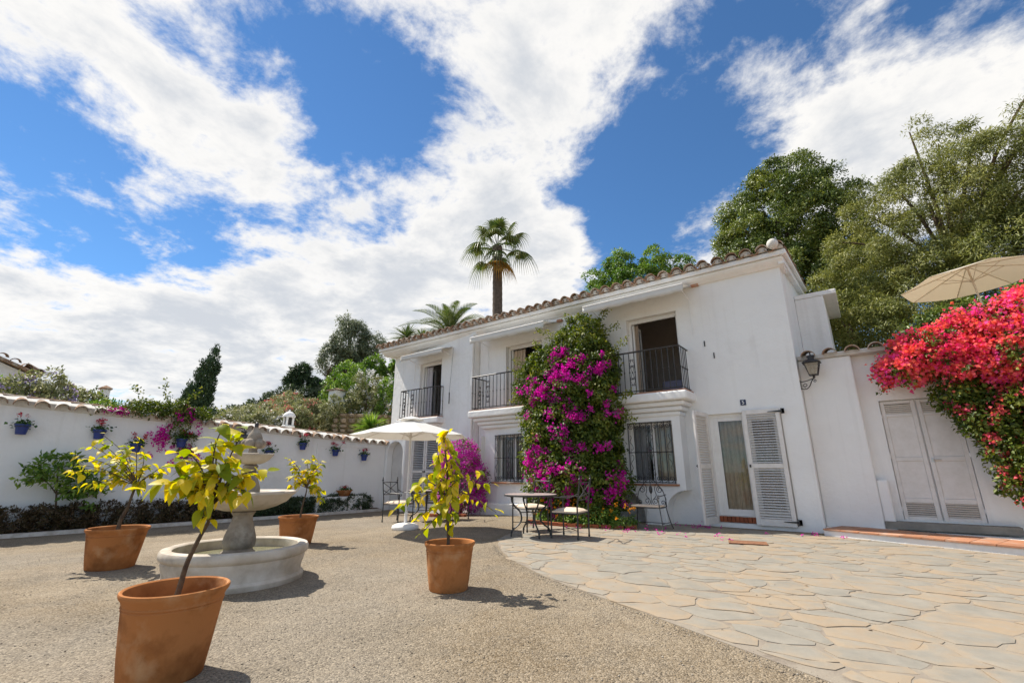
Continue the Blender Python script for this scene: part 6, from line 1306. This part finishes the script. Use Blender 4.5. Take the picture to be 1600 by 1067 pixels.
bush(-29.5,19.0,1.5,3.2,GREEN,'green shrub below the dry tree on the hillside','slope_shrub', L=.2, n=170, cr=.25)
def dry_grass():
    n = 9000; th = R(12)+R(26)*rng.random(n); r = 24+32*rng.random(n)**.8; P = np.stack([-r*np.cos(th), r*np.sin(th), np.zeros(n)], 1)
    for i in range(n): P[i,2] = hill_z(P[i,0], P[i,1])-.02
    leaves('dry_grass', leafmat('dry_grass', ramp((.16,.12,.05),(.28,.20,.09),(.20,.18,.06)), .2), None, P, rdir(n), rng.normal(size=(n,3))*.35+np.array([0,0,1]), .25+.35*rng.random(n), .25)
    o = bpy.data.objects['dry_grass']; o['label'] = 'dry yellow grass on the hillside slope'; o['category'] = 'grass'
dry_grass()
# bushes left, over the wall
shrub_tree((-19.9,2.6,1.5), [(-19.9,2.6,3.2,.8,.8,.6),(-19.8,3.2,3.1,.6,.6,.5),(-19.9,1.9,3.3,.6,.7,.6),(-19.9,2.3,3.9,.35,.4,.4)], OLEL, 230, 34, .17, .12, 'garden_bush', 'loose green bush with lilac flowers behind the wall at far left', 'shrub', 'garden shrubs behind the wall', (.05,.02), .4, .2, flowers=(LILACF, 90, 14, .06, .06))
shrub_tree((-20.5,1.1,1.5), [(-20.5,1.0,3.2,.7,.8,.6),(-20.5,.3,3.0,.6,.8,.6)], GREEN, 170, 34, .17, .12, 'garden_bush', 'green bush at the left edge of the picture before the neighbouring house', 'shrub', 'garden shrubs behind the wall', (.05,.02), .4, .2, flowers=(LILACF, 50, 14, .06, .06))
shrub_tree((-18.5,3.6,1.5), [(-18.5,3.6,2.9,.4,.6,.35),(-18.5,4.6,2.8,.4,.5,.35)], GREEN, 120, 30, .15, .11, 'garden_bush', 'low green bush between the lilac bush and the bougainvillea creeper', 'shrub', 'garden shrubs behind the wall', (.03,.02), .4, .2)
shrub_tree((-18.3,6.0,1.3), [(-18.3,6.0,2.7,.4,.6,.3),(-18.2,6.9,2.6,.4,.5,.25)], GREEN, 120, 30, .15, .10, 'garden_bush', 'low green bush at the foot of the cypress', 'shrub', 'garden shrubs behind the wall', (.03,.02), .4, .2)

# ================================================================== small buildings beyond the wall
def neighbour():
    t = thing('neighbour_house', (-28.5,-.8,1.5), 'white neighbouring house with a red tiled roof at the far left', 'house')
    m = MB(); m.prism([(-6,1),(2.45,1),(2.45,4.95),(-.6,6.2),(-6,6.2)], 'x', -32, -26.2); m.build('wall', PLASTER, t)
    m = MB(); m.prism([(-.6,6.24),(2.75,4.88),(2.75,4.98),(-.6,6.36)], 'x', -32.2, -25.9); r = m.build('roof', TILE, t)
    g = random.Random(8)
    for i in range(9):
        u = i/9; y = 2.75-3.3*u; z = 5.0+1.34*u; inst('roof_tile', TILE_ME, r, (-25.95, y, z), (0, 0, R(90)+g.uniform(-.05,.05)), (1.3,1,1.2))
    for i in range(10): inst('roof_tile', TILE_ME, r, (-26.2-.36*i, 2.86, 4.95), (R(22), 0, R(180)), (1.2,1.2,1.2))
    m = MB(); m.box(-26.22,-26.19,.9,1.7,2.9,4.0); m.build('window', DARK, t)
neighbour()
def small_tower(x, y, z0, z1, w, label, name='white_chimney'):
    t = thing(name, (x,y,z0), label, 'chimney'); m = MB(); h = z1-z0; r = w/2
    m.lathe([(r,0),(r,h*.62),(r*1.12,h*.64),(r*1.12,h*.67),(r*.95,h*.68)], 12, (x,y,z0)); m.build('shaft', PLASTER, t, smooth=True)
    for k in range(4):
        a = pi/4+k*pi/2; m = MB(); m.lathe([(r*.20,h*.68),(r*.20,h*.84)], 8, (x+r*.75*math.cos(a), y+r*.75*math.sin(a), z0)); m.build('post', PLASTER, t, smooth=True)
    m = MB(); m.lathe([(r*.5,h*.681),(r*.5,h*.839)], 8, (x,y,z0)); m.build('flue', DARK, t)
    m = MB(); m.lathe([(r*1.08,h*.84),(r*1.08,h*.87),(r*.85,h*.91),(r*.45,h*.95),(r*.14,h*.965),(r*.14,h*.985),(.004,h)], 14, (x,y,z0)); m.build('dome', PLASTER, t, smooth=True)
small_tower(-17.85,9.0,1.6,3.55,.44,'small white domed chimney standing behind the courtyard wall coping')
def pillar(x, y, z0, z1, w, lab, name):
    t = thing(name, (x,y,z0), lab, 'pillar', 'white pillars behind the wall'); m = MB(); m.box(x-w/2,x+w/2,y-w/2,y+w/2,z0,z1); m.build('shaft', PLASTER, t, bevel=.02)
    m = MB(); k = w*.66; m.add([(x-k,y-k,z1+.003),(x+k,y-k,z1+.003),(x+k,y+k,z1+.003),(x-k,y+k,z1+.003),(x-k,y-k,z1+.05),(x+k,y-k,z1+.05),(x+k,y+k,z1+.05),(x-k,y+k,z1+.05),(x,y,z1+.16)], [(0,3,2,1),(0,1,5,4),(1,2,6,5),(2,3,7,6),(3,0,4,7),(4,5,8),(5,6,8),(6,7,8),(7,4,8)]); m.build('cap', TILE, t)
pillar(-22.15,13.6,3.0,5.35,.62,'white rendered pillar with a tile cap on the slope above the stone wall','garden_pillar')
pillar(-21.6,4.06,1.5,4.05,.26,'slim white pillar between the lilac bush and the creeper','garden_pillar')
# dry stone retaining wall
def stone_wall():
    a, b = Vector((-20.5,12.5)), Vector((-17.9,16.2)); d = (b-a).normalized(); n = Vector((d.y,-d.x)); L = (b-a).length
    t = thing('stone_retaining_wall', (-19.4,14.1,1.8), 'rough brown stone retaining wall on the slope left of the house', 'wall')
    m = MB(); p = [a-n*.05, b-n*.05, b-n*.5, a-n*.5]; m.prism([(q.x,q.y) for q in p], 'z', 1.0, 3.95); m.build('core', EARTH, t)
    SM = mat('wall_stone', (.34,.26,.18), .95, (.22,.17,.12), 5, 7, bump=.7, bscale=12, objrnd=.3, bdist=.04); ang = math.atan2(d.y,d.x); g = random.Random(6); vars_ = []
    for k in range(6):
        bm = bmesh.new(); bmesh.ops.create_icosphere(bm, subdivisions=1, radius=.5)
        for v in bm.verts: v.co = Vector([math.copysign(abs(c)**.55, c) for c in v.co])*.62+Vector((g.uniform(-.07,.07),g.uniform(-.07,.07),g.uniform(-.07,.07)))
        me = bpy.data.meshes.new('stone'); bm.to_mesh(me); bm.free(); me.materials.append(SM); vars_.append(me)
    z = 2.0
    while z < 3.85:
        h = g.uniform(.18,.34); x = g.uniform(-.2,0)
        while x < L:
            w = g.uniform(.22,.5); q = a+d*(x+w/2); inst('stone', g.choice(vars_), t, (q.x,q.y,z+h/2), (0,0,ang), (w*1.0,.34,h*1.02)); x += w
        z += h
stone_wall()

# ------------------------------------------------------------------ loose stones lying on the gravel and along the edge of the paving
def loose_gravel():
    g = np.random.default_rng(21); n = 11000
    d = .9+8.5*g.random(n)**1.4; a = R(37.3)+R(90)+(g.random(n)-.5)*R(112); P = np.stack([d*np.cos(a), d*np.sin(a)], 1)*1.25
    line = np.array(PATIO[:11]); seg = g.integers(0, len(line)-1, 2600); u = g.random(2600)[:,None]; e = line[seg]*(1-u)+line[seg+1]*u + g.normal(size=(2600,2))*np.array([.05,.07])+np.array([-.02,-.04]); P = np.concatenate([P, e])
    def inside(x, y):
        return all((b[0]-a_[0])*(y-a_[1])-(b[1]-a_[1])*(x-a_[0]) > -.03 for a_, b in zip(PATIO, PATIO[1:]+PATIO[:1]))
    keep = np.array([not inside(x, y) for x, y in P]); keep &= np.hypot(P[:,0]+6.08, P[:,1]-2.67) > .85
    for c in ((-3.66,1.27),(-3.79,3.86),(-8.1,2.0),(-8.12,4.5)): keep &= np.hypot(P[:,0]-c[0], P[:,1]-c[1]) > .3
    P = P[keep]; n = len(P); o8 = np.array([[1,0,0],[0,1,0],[-1,0,0],[0,-1,0],[0,0,1],[0,0,-1]], float); f8 = np.array([[0,1,4],[1,2,4],[2,3,4],[3,0,4],[1,0,5],[2,1,5],[3,2,5],[0,3,5]])
    s_ = .003+.006*g.random(n)**2; V = o8[None]*(s_[:,None,None]*(.7+.6*g.random((n,6,1))))*np.array([1,1,.6]); an = g.random(n)*6.28; ca, sa = np.cos(an)[:,None], np.sin(an)[:,None]
    V = np.stack([V[...,0]*ca-V[...,1]*sa, V[...,0]*sa+V[...,1]*ca, V[...,2]], 2); V[...,0] += P[:,0,None]; V[...,1] += P[:,1,None]; V[...,2] += (np.array([gz(x) for x in P[:,0]])+s_*.25)[:,None]
    me = bpy.data.meshes.new('loose_gravel'); me.vertices.add(6*n); me.vertices.foreach_set('co', V.astype(np.float32).ravel()); me.loops.add(24*n); me.polygons.add(8*n)
    me.loops.foreach_set('vertex_index', (np.arange(n)[:,None,None]*6+f8[None]).ravel().astype(np.int32)); me.polygons.foreach_set('loop_start', (np.arange(8*n)*3).astype(np.int32)); me.polygons.foreach_set('loop_total', np.full(8*n,3,np.int32))
    at = me.attributes.new('rnd','FLOAT','POINT'); at.data.foreach_set('value', np.repeat(g.random(n), 6).astype(np.float32)); me.update(calc_edges=True)
    me.materials.append(leafmat('pebbles', ramp((.10,.085,.07),(.24,.20,.155),(.34,.29,.23),(.46,.41,.34)), .0, .9, .1))
    put(bpy.data.objects.new('loose_gravel', me), None, 'loose pebbles lying on the gravel yard and along the paving edge', 'gravel', None, 'stuff')
loose_gravel()
